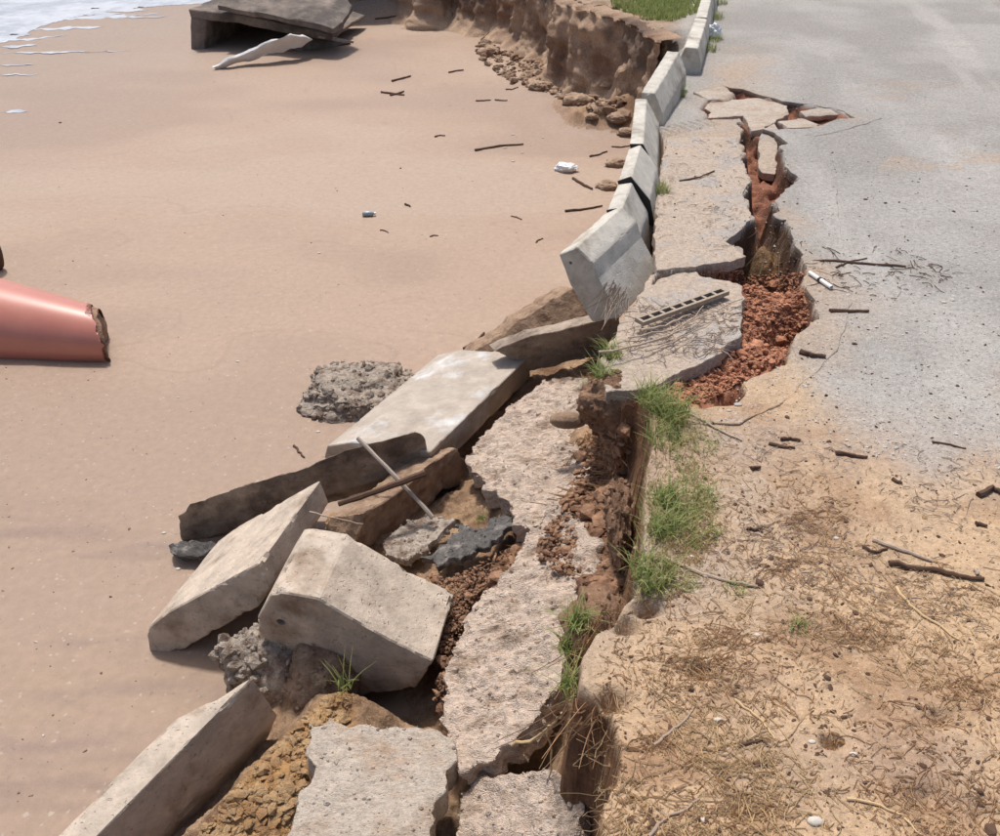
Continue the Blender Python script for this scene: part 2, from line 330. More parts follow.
CTRL = [(0, 836, -.95), (60, 800, -.95), (165, 700, -.95), (150, 660, -.95), (180, 560, -.95), (320, 450, -.95), (330, 380, -.95), (480, 345, -.95), (560, 290, -.95), (600, 200, -.95), (620, 140, -.93),
    (40, 880, -.95), (130, 750, -.95), (240, 640, -.95), (220, 560, -.95), (330, 560, -.93), (230, 700, -.94), (100, 600, -.95), (250, 430, -.95), (400, 360, -.95), (520, 300, -.95), (600, 260, -.93),
    (335, 712, -.56), (300, 750, -.57), (262, 785, -.6), (220, 830, -.62), (175, 880, -.62), (348, 698, -.58), (300, 712, -.72), (262, 740, -.86), (200, 800, -.88), (230, 770, -.84), (150, 860, -.88),
    (400, 705, -.92), (375, 712, -.92), (425, 700, -.9), (440, 640, -.66), (448, 600, -.66), (455, 560, -.7), (480, 495, -.74), (430, 540, -.76), (395, 540, -.78), (370, 600, -.8),
    (420, 480, -.85), (545, 380, -.74), (500, 385, -.78), (575, 372, -.7), (600, 365, -.62), (450, 470, -.85), (620, 340, -.45),
    (560, 430, -.66), (590, 420, -.56), (612, 430, -.4), (590, 520, -.5), (520, 480, -.6), (520, 560, -.6), (560, 600, -.58), (500, 680, -.6), (480, 740, -.66), (540, 700, -.56), (520, 800, -.8), (580, 785, -.48), (460, 800, -.85), (350, 780, -.7), (400, 760, -.75), (300, 830, -.65),
    (606, 470, -.27), (608, 540, -.3), (600, 500, -.33), (570, 560, -.5), (560, 500, -.56), (588, 640, -.34), (590, 735, -.32), (606, 580, -.34), (566, 830, -.62), (450, 880, -.85), (350, 900, -.7),
    (600, 105, -.86), (560, 80, -.88), (570, 62, -.82), (630, 105, -.7), (500, 50, -.9), (640, 88, -.6)]
cp = np.array([at(*c) for c in CTRL])
def lowland(P):
    """beach level plus the bank of fallen soil"""
    s2 = np.clip(.16*(.35+.25*P[:, 1]/2.5), .09, .3)
    num = np.full(len(P), -.95*.02); den = np.full(len(P), .02)
    for c in cp:
        wt = np.exp(-((P-c[:2])**2).sum(1)/(2*s2**2)); num += wt*c[2]; den += wt
    z = num/den
    shore0, shore1 = at(262, -26, -.95)[:2], at(-60, 64, -.95)[:2]
    t = shore1-shore0; t /= np.linalg.norm(t); nrm = np.array([t[1], -t[0]]); 
    if nrm[0] > 0: nrm = -nrm
    d = (P-shore0)@nrm
    z = z-np.clip(d, 0, 30)*.05
    return z, d
def height(P, full=False):
    zl, ds = lowland(P)
    q = np.c_[P, np.zeros(len(P))]
    bank = ss(zl, -.93, -.8)
    zl = zl+fbm(q, 1.1, 3, 1)*.03*(1-bank)*ss(P[:, 1], 1, 3)+fbm(q, 5, 3, 122)*.005*(1-bank)+fbm(q, 14, 3, 2)*.003*(1-bank)+bank*(fbm(q, 13, 5, 3)*.05+np.abs(fbm(q, 45, 3, 4))*.02)
    sp = sdf(P, PLATEAU); far = np.clip(P[:, 1]/7, .6, 2.2)
    sp = sp+fbm(q, 7, 4, 21)*.035*far+fbm(q, 40, 2, 22)*.003
    cl = ss(P[:, 1], 6.6, 7.6)                      # the tall cliff beyond the kerb
    wdt = .035+.22*cl*(.5+.5*fbm(q, 2.5, 3, 30))
    wdt = np.maximum(wdt, 1.3*P[:, 1]**2/1530)
    top = 1-ss(sp, -wdt-.015, .0)
    zt = fbm(q, 2.2, 3, 6)*.008+fbm(q, 17, 4, 7)*.0035
    # rutted, trampled sandy verge in the near right corner
    vg = vergemask(P)
    zt = zt+vg*(fbm(q, 7, 4, 8)*.012+np.abs(fbm(q, 32, 3, 9))*.005)
    for (px_, py_, rad, dz) in ((832, 742, .02, .05), (648, 606, .03, .07), (626, 622, .035, .07), (838, 622, .012, .02), (940, 718, .03, .025), (930, 800, .04, .03), (700, 672, .03, .03), (985, 812, .03, .04), (612, 700, .03, .06), (745, 812, .03, .025)):
        c = at(px_, py_, 0)[:2]; m_ = np.abs(P-c).max(1) < rad*4; dd_ = P[m_]-c; zt[m_] -= dz*np.exp(-(dd_[:, 0]**2*.5+dd_[:, 1]**2)/(2*(rad*.55)**2))
    # eroded shoulder between the cliff and the kerb
    kerbl = poly([(650, 98), (655, 96), (668, 52), (684, 48), (695, 18), (700, 0), (706, -40), (600, -40), (380, -60), (380, 20), (560, 110), (640, 115)])
    sh = ss(-sdf(P, kerbl, 3), 0, .3)
    slope = poly([(692, 44), (655, 96), (640, 116), (616, 100), (640, 62), (662, 38)], -.1)
    zt = zt-sh*.03+sh*fbm(q, 4, 4, 10)*.05-ss(-sdf(P, slope, 2), -.1, .25)*.28*(1+fbm(q, 6, 3, 11)*.8)
    # rows of a tyre tread pressed in the sand
    A, B = at(640, 137)[:2], at(712, 121)[:2]; tt = (B-A); Lt = np.linalg.norm(tt); tt /= Lt; nn_ = np.array([-tt[1], tt[0]])
    s_, r_ = (P-A)@tt, (P-A)@nn_; tread = ((s_ > 0) & (s_ < Lt) & (np.abs(r_) < .085)); 
    zt = zt+tread*np.where(np.sin(s_*2*math.pi/.062+np.abs(r_)*14) > .1, .008, -.01)
    # crack
    qn = fbm(q, 11, 4, 12)
    sc_ = sdf(P, CRACK, .5)+fbm(q, 13, 3, 13)*.034
    step = .75*P[:, 1]**2/1530
    cin = 1-ss(sc_, -.02-step*1.6, .004)
    pxc = pixel_row(P)
    claym = ss(pxc, 262, 274)
    deep = -.30-.12*qn
    dpits = 0
    for (px_, py_, rad, dz) in ((808, 312, .16, .3), (768, 382, .09, .16), (742, 386, .07, .16), (773, 250, .18, .1), (744, 245, .13, .16), (790, 262, .14, .14)):
        c = at(px_, py_, 0)[:2]; dpits = dpits+dz*np.exp(-((P-c)**2).sum(1)/(2*(rad*.6)**2))
    clayz = -.065+fbm(q, 8, 4, 15)*.05+(np.abs(fbm(q, 26, 4, 16)))*.05-.012
    # a tongue of brown earth in the wide hole
    tg = np.exp(-((P-at(765, 262, -.2)[:2])**2/np.array([.012, .03])).sum(1))
    fl = deep*(1-claym)+clayz*claym-dpits+tg*.2*(1-claym)
    redshelf = (1-ss(pxc, 168, 200))
    fl = fl+redshelf*.14
    zt = zt*(1-cin)+fl*cin
    st = sdf(P, TRI, .5)+fbm(q, 8, 3, 17)*.03
    tin = (1-ss(st, -.06, .002))*(1-cin)
    zt = zt*(1-tin)+(-.075+fbm(q, 9, 4, 18)*.04)*tin
    zt = zt-.06*(1-ss(sdf(P, poly(PLATE), .3), -.06, -.005))
    for rp in (RIM_R, RIM_T): zt = zt-.055*(1-ss(sdf(P, poly(rp), .3), -.12, -.05))
    z = zl*(1-top)+zt*top
    wall = np.clip(4*top*(1-top), 0, 1)
    z = z+wall*(fbm(q, 22, 4, 19)*.05*(1+cl*2))
    # rills in the cliff
    if full: return z, dict(sp=sp, top=top, cin=cin, tin=tin, clay=claym, bank=bank, vg=vg, ds=ds, cl=cl, sh=sh, row=pxc, red=redshelf, tg=tg)
    return z
def pixel_row(P, z=0.):
    d2 = z-CAMH; c = P[:, 1]*math.cos(PITCH)-d2*math.sin(PITCH); u = P[:, 1]*math.sin(PITCH)+d2*math.cos(PITCH)
    return 418-F*u/np.maximum(c, 1e-3)
VERGE = poly([(460, 1400), (480, 836), (520, 640), (625, 560), (640, 400), (700, 412), (760, 410), (810, 440), (880, 450), (1000, 462), (1400, 500), (4000, 800), (4000, 1400)])
PLATE = [(666, 139), (700, 136), (737, 137), (741, 149), (741, 160), (747, 171), (751, 179), (744, 192), (748, 204.5), (752, 219.5), (743, 229), (725.5, 241), (740, 248), (747, 256), (730, 261), (700, 265.5), (676, 268.5), (657, 270), (654, 250), (656, 215), (660, 170)]
RIM_R = [(762, 129), (774.6, 133), (780, 137), (788, 143), (783, 146), (779, 147.4), (784, 151), (782.7, 156.4), (787, 161), (784.5, 166), (791, 172), (799.8, 179.8), (792, 186), (784.5, 188.8), (781, 196), (773, 201), (778, 206), (779.5, 210.5), (774, 214), (776, 218), (785, 222), (790, 227), (792, 236), (796, 245), (803, 255), (802, 262), (808, 270), (805.6, 288), (815, 300), (819, 319), (808, 326), (802, 329), (798, 339), (792, 346), (795, 358), (790, 366), (777, 368), (765, 373), (752, 377), (744, 383.6), (749, 390), (742, 397), (731, 404), (716, 405), (703, 409), (690, 407), (690, 424), (740, 424), (790, 398), (838, 350), (852, 300), (842, 240), (836, 180), (815, 142), (800, 132), (785, 129.5)]
RIM_T = [(724, 86), (733, 88), (744, 89), (756, 94), (769, 97), (782, 101), (798, 103), (811, 104), (823, 107), (834, 108), (843, 111), (855.6, 118), (846, 119), (839.4, 118.6), (829, 124), (817.8, 126.7), (801.6, 128.5), (785, 128.5), (786, 133), (815, 136), (850, 129), (882, 118), (850, 102), (800, 94), (745, 79), (724, 78)]
def vergemask(P):
    q = np.c_[P, np.zeros(len(P))]
    return 1-ss(sdf(P, VERGE)+fbm(q, 1.6, 5, 40)*1.3, -.5, .55)
Z, A = height(XY, True)
def soften(Z):
    G = Z.reshape(nV, nU).copy(); m = ((A['cin'] > .01) & (A['cin'] < .995) | (A['tin'] > .02) & (A['tin'] < .97)).reshape(nV, nU).astype(float)
    for _ in range(3):
        B = G.copy(); B[:, 1:-1] = (G[:, :-2]+G[:, 1:-1]*1.5+G[:, 2:])/3.5; B[1:-1] = (B[:-2]*.5+B[1:-1]*2+B[2:]*.5)/3; G = G*(1-m)+B*m
    return G.ravel()
Z = soften(Z)
q3 = np.c_[XY, Z]
def mixc(a, b, t): return a*(1-t[:, None])+b*t[:, None]
one = np.ones(len(Z))[:, None]
# colours of what the ground is made of
sand = lin(200, 171, 147); sandwet = lin(178, 156, 140); sandyel = lin(198, 170, 136)
n1 = fbm(np.c_[XY[:, 0]*.7, XY[:, 1]*2.2, 0*Z], 1.3, 4, 50); n2 = fbm(q3, 5, 4, 51)
cb = one*sand
cb = mixc(cb, sandyel, ss(n1, -.1, .4)*.6*ss(-XY[:, 1], -4, -2))
sw = fbm(np.c_[XY[:, 0]*.9, XY[:, 1]*5, 0*Z], 1.2, 4, 52)
cb = mixc(cb, lin(146, 124, 110), ss(sw, .0, .22)*.75*(1-ss(XY[:, 1], 2.5, 3.6)))
for px_, py_, wx_, wy_ in ((40, 532, .8, .035), (150, 548, .5, .02), (180, 650, .28, .03), (140, 690, .4, .045), (215, 700, .25, .03), (40, 742, .45, .03), (150, 760, .3, .025), (250, 745, .12, .03), (60, 640, .6, .03)):
    c_ = at(px_, py_, -.95)[:2]; e_ = ((XY[:, 0]-c_[0])/wx_)**2+((XY[:, 1]-c_[1]+fbm(q3*[1, .2, 1], 3, 3, 133)*.06)/wy_)**2
    cb = mixc(cb, lin(138, 116, 112), np.exp(-np.minimum(e_, 40))*.6*ss(fbm(q3*[1, 3, 1], 4, 4, 134), -.3, .15))
bn = fbm(np.c_[XY[:, 0]*.5, XY[:, 1]*.9, 0*Z], .8, 3, 120)
cb = mixc(cb, lin(206, 182, 159), ss(bn, .02, .3)*.6); cb = mixc(cb, lin(180, 153, 132), ss(-bn, .02, .3)*.6)
for lv in (-.12, .03, .17): cb = mixc(cb, lin(150, 124, 106), np.exp(-((bn+n2*.015-lv)/.0035)**2)*.22*ss(fbm(q3, 1.5, 3, 121), -.1, .2))
cb = mixc(cb, sandwet, ss(A['ds'], -5, -1)*.7)
soilc = mixc(one*lin(166, 136, 108), lin(126, 96, 74), ss(n2, -.2, .3))
soilc = mixc(soilc, lin(190, 158, 126), ss(fbm(q3, 9, 4, 53), .05, .3)*.8)
ochre = poly([(190, 850), (225, 800), (270, 750), (330, 690), (352, 690), (350, 720), (310, 740), (300, 850)], -.6)
soilc = mixc(soilc, lin(190, 148, 100), 1-ss(sdf(XY, ochre, .5)+n2*.03, -.03, .03))
rust = poly([(560, 470), (600, 440), (622, 420), (624, 560), (590, 600), (560, 560), (540, 520)], -.35)
soilc = mixc(soilc, mixc(one*lin(158, 114, 88), lin(108, 80, 64), ss(fbm(q3, 20, 3, 54), -.2, .2)), 1-ss(sdf(XY, rust, .5)+n2*.05, -.05, .05))
rust2 = poly([(440, 640), (455, 600), (500, 540), (540, 530), (520, 560), (470, 620), (450, 680)], -.65)
soilc = mixc(soilc, mixc(one*lin(146, 112, 88), lin(96, 74, 60), ss(fbm(q3, 24, 3, 55), -.2, .2)), 1-ss(sdf(XY, rust2, .5)+n2*.05, -.05, .05))
low = mixc(cb, soilc, A['bank'])
# road top
asph = mixc(one*lin(180, 175, 168), lin(162, 157, 150), ss(fbm(q3, 1.6, 4, 56), -.3, .3))
strk = fbm(np.c_[XY[:, 0]*3-XY[:, 1]*.6, XY[:, 1]*.5, 0*Z], .9, 5, 57)
asph = mixc(asph, lin(196, 190, 182), ss(strk, .05, .4)*.6)
SANDY = poly([(560, 900), (560, 650), (625, 560), (640, 380), (640, 300), (655, 200), (662, 120), (700, 80), (735, 40), (752, 60), (775, 100), (770, 180), (800, 250), (830, 330), (770, 400), (850, 420), (950, 440), (1100, 470), (1500, 520), (1500, 900)])
sm = 1-ss(sdf(XY, SANDY)+fbm(q3, 1.7, 5, 58)*.6, -.35, .2)
sm = np.clip(sm*.85+ss(fbm(q3, 2.2, 5, 59), .25, .55)*.6*(1-ss(XY[:, 1], 5, 9)), 0, 1)
topc = mixc(asph, lin(190, 166, 142), sm)
topc = mixc(topc, lin(170, 160, 152), ss(fbm(q3, 11, 3, 60), .1, .4)*.35)
vcol = mixc(one*lin(200, 170, 137), lin(168, 134, 104), ss(fbm(q3, 6, 5, 61), -.05, .35)*.8)
vcol = mixc(vcol, lin(176, 152, 132), ss(fbm(q3, 1.8, 4, 62), .0, .3)*.7)
gp = poly([(760, 450), (900, 440), (1200, 470), (1200, 560), (950, 520), (850, 500)])
topc = mixc(topc, vcol, A['vg'])
shc = mixc(one*lin(176, 150, 126), lin(140, 110, 86), ss(fbm(q3, 6, 4, 63), -.1, .3))
gr = poly([(600, -60), (720, -60), (704, 8), (690, 20), (660, 18), (625, 8)])
shc = mixc(shc, lin(120, 130, 66), (1-ss(sdf(XY, gr, 30)+n2*.4, -.3, .2)))
topc = mixc(topc, shc, A['sh'])
ROADC = topc.copy(); ROADG = .72+.06*A['vg']
clayc = mixc(one*lin(198, 142, 112), lin(150, 96, 74), ss(fbm(q3, 14, 4, 64), -.2, .25))
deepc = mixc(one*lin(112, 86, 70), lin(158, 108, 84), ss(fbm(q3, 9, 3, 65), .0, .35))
deepc = mixc(deepc, lin(160, 128, 92), np.clip(A['tg'], 0, 1)*.9)
deepc = mixc(deepc, lin(178, 122, 98), A['red']*.8)
cc = mixc(deepc, clayc, A['clay'])
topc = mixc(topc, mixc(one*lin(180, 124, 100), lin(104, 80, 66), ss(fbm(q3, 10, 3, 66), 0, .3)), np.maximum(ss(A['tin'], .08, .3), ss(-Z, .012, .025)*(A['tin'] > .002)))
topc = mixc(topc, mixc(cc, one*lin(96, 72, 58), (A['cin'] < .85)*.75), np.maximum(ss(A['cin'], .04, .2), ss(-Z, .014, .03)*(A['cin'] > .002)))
cliffc = mixc(one*lin(168, 134, 110), lin(128, 98, 80), ss(fbm(np.c_[XY*2.5, Z*2.2], 1, 5, 67), -.2, .3))
cliffc = mixc(cliffc, lin(74, 62, 56), ss(fbm(np.c_[XY*1.3, Z], 1.2, 3, 68), .2, .4)*.7)
scarp = mixc(one*lin(152, 114, 86), lin(108, 80, 62), ss(fbm(q3, 22, 4, 69), -.2, .3))
edge = mixc(scarp, cliffc, A['cl'])
k = ss(A['top'], .02, .25)*(1-ss(A['top'], .97, 1.0))
COL = mixc(low, topc, ss(A['top'], .5, .95)); COL = mixc(COL, edge, np.clip(k*1.2, 0, 1)*ss(-Z, .012, .05))
wl = ss(A['top'], .02, .2); gain = (.60+.17*A['bank'])*(1-wl)+wl*(.72+.06*A['vg'])
COL = COL*gain[:, None]
PT = np.c_[XY, Z]
idx = np.arange(nU*nV).reshape(nV, nU)
quads = np.stack([idx[:-1, :-1], idx[1:, :-1], idx[1:, 1:], idx[:-1, 1:]], -1).reshape(-1, 4)
fc = lambda a: a[quads].mean(1)
ft, fb = fc(A['top']), fc(A['bank']); fcut = fc(A['cin'])
cls = np.where(ft > .5, 2, np.where((fb > .3) | (ft > .02), 1, 0))
cls = np.where((ft > .5) & (fc(A['vg']) > .5), 3, cls)
cls = np.where((ft > .5) & ((fc(A['cin']) > .05) | (fc(A['tin']) > .15) | (fc(Z) < -.05)), 1, cls)
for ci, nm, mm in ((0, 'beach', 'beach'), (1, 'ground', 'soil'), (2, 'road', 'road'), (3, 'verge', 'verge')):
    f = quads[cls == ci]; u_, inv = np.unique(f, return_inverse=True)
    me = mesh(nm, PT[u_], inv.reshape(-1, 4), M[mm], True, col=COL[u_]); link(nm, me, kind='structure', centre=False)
Zg = Z.copy()
for rp, zr in ((RIM_R, .004), (RIM_T, .003), (PLATE, .006)): i_ = sdf(XY, poly(rp), .3) < -.005; Zg[i_] = np.maximum(Zg[i_], zr)
Zg = Zg.reshape(nV, nU)
def hfast(P):
    """ground height looked up in the finished terrain"""
    fx, fy = gridpos(P); x0 = np.minimum(fx.astype(int), nU-2); y0 = np.minimum(fy.astype(int), nV-2); a = fx-x0; b = fy-y0
    return (Zg[y0, x0]*(1-a)+Zg[y0, x0+1]*a)*(1-b)+(Zg[y0+1, x0]*(1-a)+Zg[y0+1, x0+1]*a)*b
def gridpos(P):
    d2 = ZREF-CAMH; c = P[:, 1]*math.cos(PITCH)-d2*math.sin(PITCH); u = P[:, 1]*math.sin(PITCH)+d2*math.cos(PITCH); c = np.maximum(c, 1e-3)
    return np.interp(500+F*P[:, 0]/c, U, np.arange(nU)), np.interp(418-F*u/c, Vv, np.arange(nV))
def hits(pts, guess=None, it=0):
    """first ground point met by the line of sight through each photo point"""
    P = np.array(pts, float); r = ray(P[:, 0], P[:, 1]); out = np.full(len(P), np.nan); zs = np.linspace(.12, -1.3, 240); prev = zs[0]
    for z in zs:
        W = O+r*((z-CAMH)/r[:, 2])[:, None]; hit = (hfast(W[:, :2]) >= z) & np.isnan(out)
        out[hit] = (z+prev)/2; prev = z
    out[np.isnan(out)] = -.95
    W = O+r*((out-CAMH)/r[:, 2])[:, None]; W[:, 2] = hfast(W[:, :2]); return W

# ---------------------------------------------------------------- sea
s0, s1 = at(262, -26, -.95)[:2], at(-60, 64, -.95)[:2]; tS = s1-s0; tS /= np.linalg.norm(tS); nS = np.array([tS[1], -tS[0]])
if nS[0] > 0: nS = -nS
far = [s0-tS*400, s1+tS*12]
V = [(*(far[0]+nS*.2), -.985), (*(far[1]+nS*.2), -.985), (*(far[1]+nS*600), -.985), (*(far[0]+nS*600), -.985)]
link('sea', mesh('sea', V, [[0, 1, 2, 3]], M['sea']), kind='structure', centre=False)
gx, gy = np.meshgrid(np.arange(-13, -.5, .045), np.arange(7.5, 19, .045)); Pf = np.c_[gx.ravel(), gy.ravel()]
def row_col(P, z=-.96):
    d2 = z-CAMH; c = P[:, 1]*math.cos(PITCH)-d2*math.sin(PITCH); return 500+F*P[:, 0]/c
fr, fcx = pixel_row(Pf, -.96), row_col(Pf)
FO = poly([(-60, 56), (-10, 45), (30, 34), (60, 20), (110, 12), (160, 8), (230, 2), (280, -8), (330, -30), (-60, -60)], -.96)
dF = sdf(Pf, FO)+fbm(Pf, 1.6, 4, 70)*.35
n_ = fbm(np.c_[Pf[:, 0]*1.2, Pf[:, 1]*2.2], 1.5, 5, 71)
on_ = ((dF < 0) & (n_ < .42+np.clip(-dF, 0, 2)*.2))
zf = np.maximum(hfast(Pf), -.985)+.004+.016*ss(-dF, 0, .4)+np.abs(fbm(Pf, 6, 4, 72))*.02*ss(-dF, 0, .5)
gi = np.arange(len(Pf)).reshape(gx.shape); qd = np.stack([gi[:-1, :-1], gi[:-1, 1:], gi[1:, 1:], gi[1:, :-1]], -1).reshape(-1, 4)
qd = qd[on_[qd].all(1)]; u_, inv = np.unique(qd, return_inverse=True)
link('sea_foam', mesh('sea_foam', np.c_[Pf, zf][u_], inv.reshape(-1, 4), M['foam'], True), kind='stuff', centre=False, label='white sea foam washing over the sand in the top left corner', cat='sea foam')
def ribbonfoam(pts, wpx):
    P = []; 
    for (x, y), (x2, y2) in zip(pts[:-1], pts[1:]):
        for t in np.linspace(0, 1, 14, endpoint=False): P.append((x+(x2-x)*t, y+(y2-y)*t))
    vs_, fs_ = [], []
    for i, (x, y) in enumerate(P):
        j = fbm(np.array([[x*.08, y*.3, 0]]), 1, 3, 73)[0]; j2 = fbm(np.array([[x*.11, y*.3, 9]]), 1, 3, 74)[0]; e = wpx*(.7+1.3*j2)*min(1, 4*min(i, len(P)-1-i)/len(P)+.05)
        c = hits([(x, y+j*2)], -.95, 2)[0]; a = at(x, y+j*2-e, c[2]+.008); b = at(x, y+j*2+e, c[2]+.006)
        vs_ += [a, b]
        if i: fs_.append([2*i-2, 2*i-1, 2*i+1, 2*i])
    return vs_, fs_
VV, FF = [], []
for pts, wp in (([(0, 53), (60, 52), (136, 51)], 1.1), ([(62, 19), (110, 17), (172, 17)], 1.8), ([(30, 30), (70, 28), (108, 27)], 1.5), ([(0, 75), (42, 74)], 1), ([(0, 112), (30, 110)], 1.1), ([(80, 11), (130, 10), (150, 11)], 1.6), ([(0, 47), (40, 45)], 1.3), ([(-10, 40), (30, 39), (70, 34)], 1.2), ([(0, 65), (38, 65)], .7), ([(60, 14), (120, 14), (165, 15)], 1.2)):
    a, b = ribbonfoam(pts, wp); b = [[q+len(VV) for q in f] for f in b]; VV += a; FF += b
link('foam_streak', mesh('foam_streak', VV, FF, M['foam'], True), kind='stuff', centre=False, label='thin streaks of white foam left on the wet sand', cat='foam streaks')

# ---------------------------------------------------------------- broken rims of the road surface
def rim(outline, z, th=.055):
    Pl = (np.array([0, 0, z]), np.array([0, 0, 1.])); V, Fc = prism(facepoly(outline, Pl), (0, 0, -th), seg=.03, jag=.012, jf=16, rough=.0035, rf=18, bevel=.002)
    fx, fy = gridpos(V[:, :2]); k = np.clip(np.round(fy).astype(int), 0, nV-1)*nU+np.clip(np.round(fx).astype(int), 0, nU-1)
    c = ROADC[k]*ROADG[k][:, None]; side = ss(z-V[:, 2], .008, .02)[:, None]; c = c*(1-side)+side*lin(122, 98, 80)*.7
    link('road_rim', mesh('road_rim', V, Fc, M['road'], True, col=c, sharp=38), kind='structure', centre=False)
rim(RIM_R, .0045); rim(RIM_T, .0035)
# ---------------------------------------------------------------- earth cliff beyond the kerb
def cliff_sheet():
    C_ = np.array(cliff); seg_ = np.r_[0, np.cumsum(np.linalg.norm(np.diff(C_, axis=0), axis=1))]; n = int(seg_[-1]/.035); t = np.linspace(0, seg_[-1], n)
    B = np.c_[np.interp(t, seg_, C_[:, 0]), np.interp(t, seg_, C_[:, 1])]
    for _ in range(4): B[1:-1] = (B[:-2]+B[1:-1]*2+B[2:])/4
    T_ = np.gradient(B, axis=0); T_ /= np.linalg.norm(T_, axis=1)[:, None]; Nn = np.c_[T_[:, 1], -T_[:, 0]]
    if (Nn@np.array([-.5, -.8])).mean() < 0: Nn = -Nn
    R_ = 44; h = np.linspace(0, 1, R_); V = np.zeros((R_, n, 3)); rows = []
    for i, q in enumerate(h):
        z = -1.0+q*1.0; talus = .34*max(0, 1-q/.3)**1.6
        P = np.c_[B, np.full(n, z)]
        gul = fbm(np.c_[t*1.6, np.full(n, q*.8), t*0], 1, 4, 101)*.30+np.abs(fbm(np.c_[t*5, np.full(n, q*2.2), t*0], 1, 4, 102))*.16
        led = fbm(P*[6, 6, 12], 1, 4, 103)*.06+fbm(P, 28, 3, 104)*.03
        off = .06+talus*(1+fbm(P, 4, 3, 105))+gul*(.5+.5*math.sin(min(q, .9)*3.1))+led-.10*q
        if i == R_-1: off -= .22
        V[i] = np.c_[B+Nn*off[:, None], np.full(n, z)+(fbm(P, 3, 3, 106)*.05*(1-q) if q < .95 else -.03)]
    V = V.reshape(-1, 3); g = np.arange(R_*n).reshape(R_, n)
    Fq = np.stack([g[:-1, :-1], g[:-1, 1:], g[1:, 1:], g[1:, :-1]], -1).reshape(-1, 4)
    c = mixc(np.ones((len(V), 1))*lin(178, 150, 126), lin(138, 110, 90), ss(fbm(V*[2, 2, 3], 1, 5, 107), -.2, .25))
    c = mixc(c, lin(92, 78, 70), ss(fbm(V, 1.1, 4, 108), .18, .36)*.75*ss(V[:, 2], -.8, -.3)); c = mixc(c, lin(190, 162, 136), 1-ss(V[:, 2]+fbm(V, 3, 3, 109)*.2, -.95, -.66))
    link('cliff', mesh('cliff', V, Fq, M['soil'], True, col=c*.85), kind='structure', centre=False)
cliff_sheet()
# ---------------------------------------------------------------- kerb blocks
KC = 'kerb block'; KG = 'concrete kerb blocks along the road edge'
def kerb(prof, P, axis, m, label, group=KG, **k):
    kw = dict(seg=.02, rough=.0025, rf=14, bevel=.005, chip=.006); kw.update(k)
    return block('kerb_block', prof, P, axis, m, label, KC, group=group, **kw)
def axplane(A_, B_):
    a, b = at(*A_), at(*B_); n = (b-a)/np.linalg.norm(b-a); return (a, n)
kerb([(558.5, 254), (576.3, 247), (592.6, 262.5), (598, 279), (620, 318), (592, 322), (570, 285)], axplane((558.5, 254, .08), (607, 211.5, .12)), ((558.5, 254, .08), (604.5, 213.8, .117)), 'conc', 'end kerb block of the standing row, leaning out over the sand, end face bare', hole=(570.5, 263, .007))
kerb([(607, 210), (622, 208), (639, 238), (646, 292), (620, 300)], axplane((607, 210, .12), (618, 181, .14)), ((607, 210, .12), (617.6, 184.5, .138)), 'conc', 'short kerb block next behind the leaning end block, green grass at its foot')
kerb([(618, 181), (631, 176.5), (650, 200), (655, 235), (625, 240)], axplane((618, 181, .15), (630, 144.5, .17)), ((618, 181, .15), (628.4, 149, .168)), 'conc', 'kerb block standing between two dark open joints, second behind the leaning end block')
kerb([(630, 144), (643, 144), (657, 171), (660, 200), (632, 205)], axplane((630, 144, .17), (635.4, 97, .18)), ((630, 144, .17), (635.4, 98.5, .18)), 'conc', 'long narrow kerb block, upright, in front of the one that tips away towards the cliff')
kerb([(641, 92), (654.5, 93), (663, 114), (663, 132), (643, 130)], axplane((641, 92, .2), (667, 50, .25)), ((641, 92, .2), (667, 51, .26)), 'conc', 'kerb block out of line, tipped towards the eroded cliff beside the earth spur', rough=.004, chip=.012)
kerb([(685, 47), (698, 48), (701, 64), (698, 87), (682, 97), (679, 60)], axplane((685, 47, .2), (695.7, 17, .22)), ((685, 47, .2), (695.5, 18, .2)), 'conc', 'kerb block with a dark shaded end face, first of the straight far row')
for i, (a, b, lab) in enumerate((((695.7, 17), (702.5, -6), 'kerb block beside the white plastic scrap, far up the road'), ((702.5, -7), (707.5, -26), 'farthest kerb block in view at the top edge of the photo'))):
    x, y = a; kerb([(x, y), (x+11, y+.3), (x+13, y+12), (x+12.5, y+34), (x-1, y+36)], axplane((x, y, .2), (*b, .2)), ((x, y, .2), (*b, .2)), 'conc', lab, seg=.05)
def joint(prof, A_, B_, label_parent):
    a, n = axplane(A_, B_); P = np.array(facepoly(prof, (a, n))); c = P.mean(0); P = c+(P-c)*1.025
    V, Fc = prism(P-n*.014, n*.010, seg=.03, rough=.002, bevel=.002); link('joint', mesh('joint', V, Fc, M['gap_shade'], True, sharp=30), label_parent)  # thin dark strip added in the open gap, standing in for its shade
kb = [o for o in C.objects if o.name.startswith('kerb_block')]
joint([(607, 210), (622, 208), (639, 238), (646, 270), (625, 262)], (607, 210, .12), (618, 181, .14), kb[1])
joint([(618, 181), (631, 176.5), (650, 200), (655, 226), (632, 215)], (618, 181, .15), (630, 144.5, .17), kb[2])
joint([(630, 144), (643, 144), (657, 171), (659, 186), (640, 176)], (630, 144, .17), (635.4, 97, .18), kb[3])
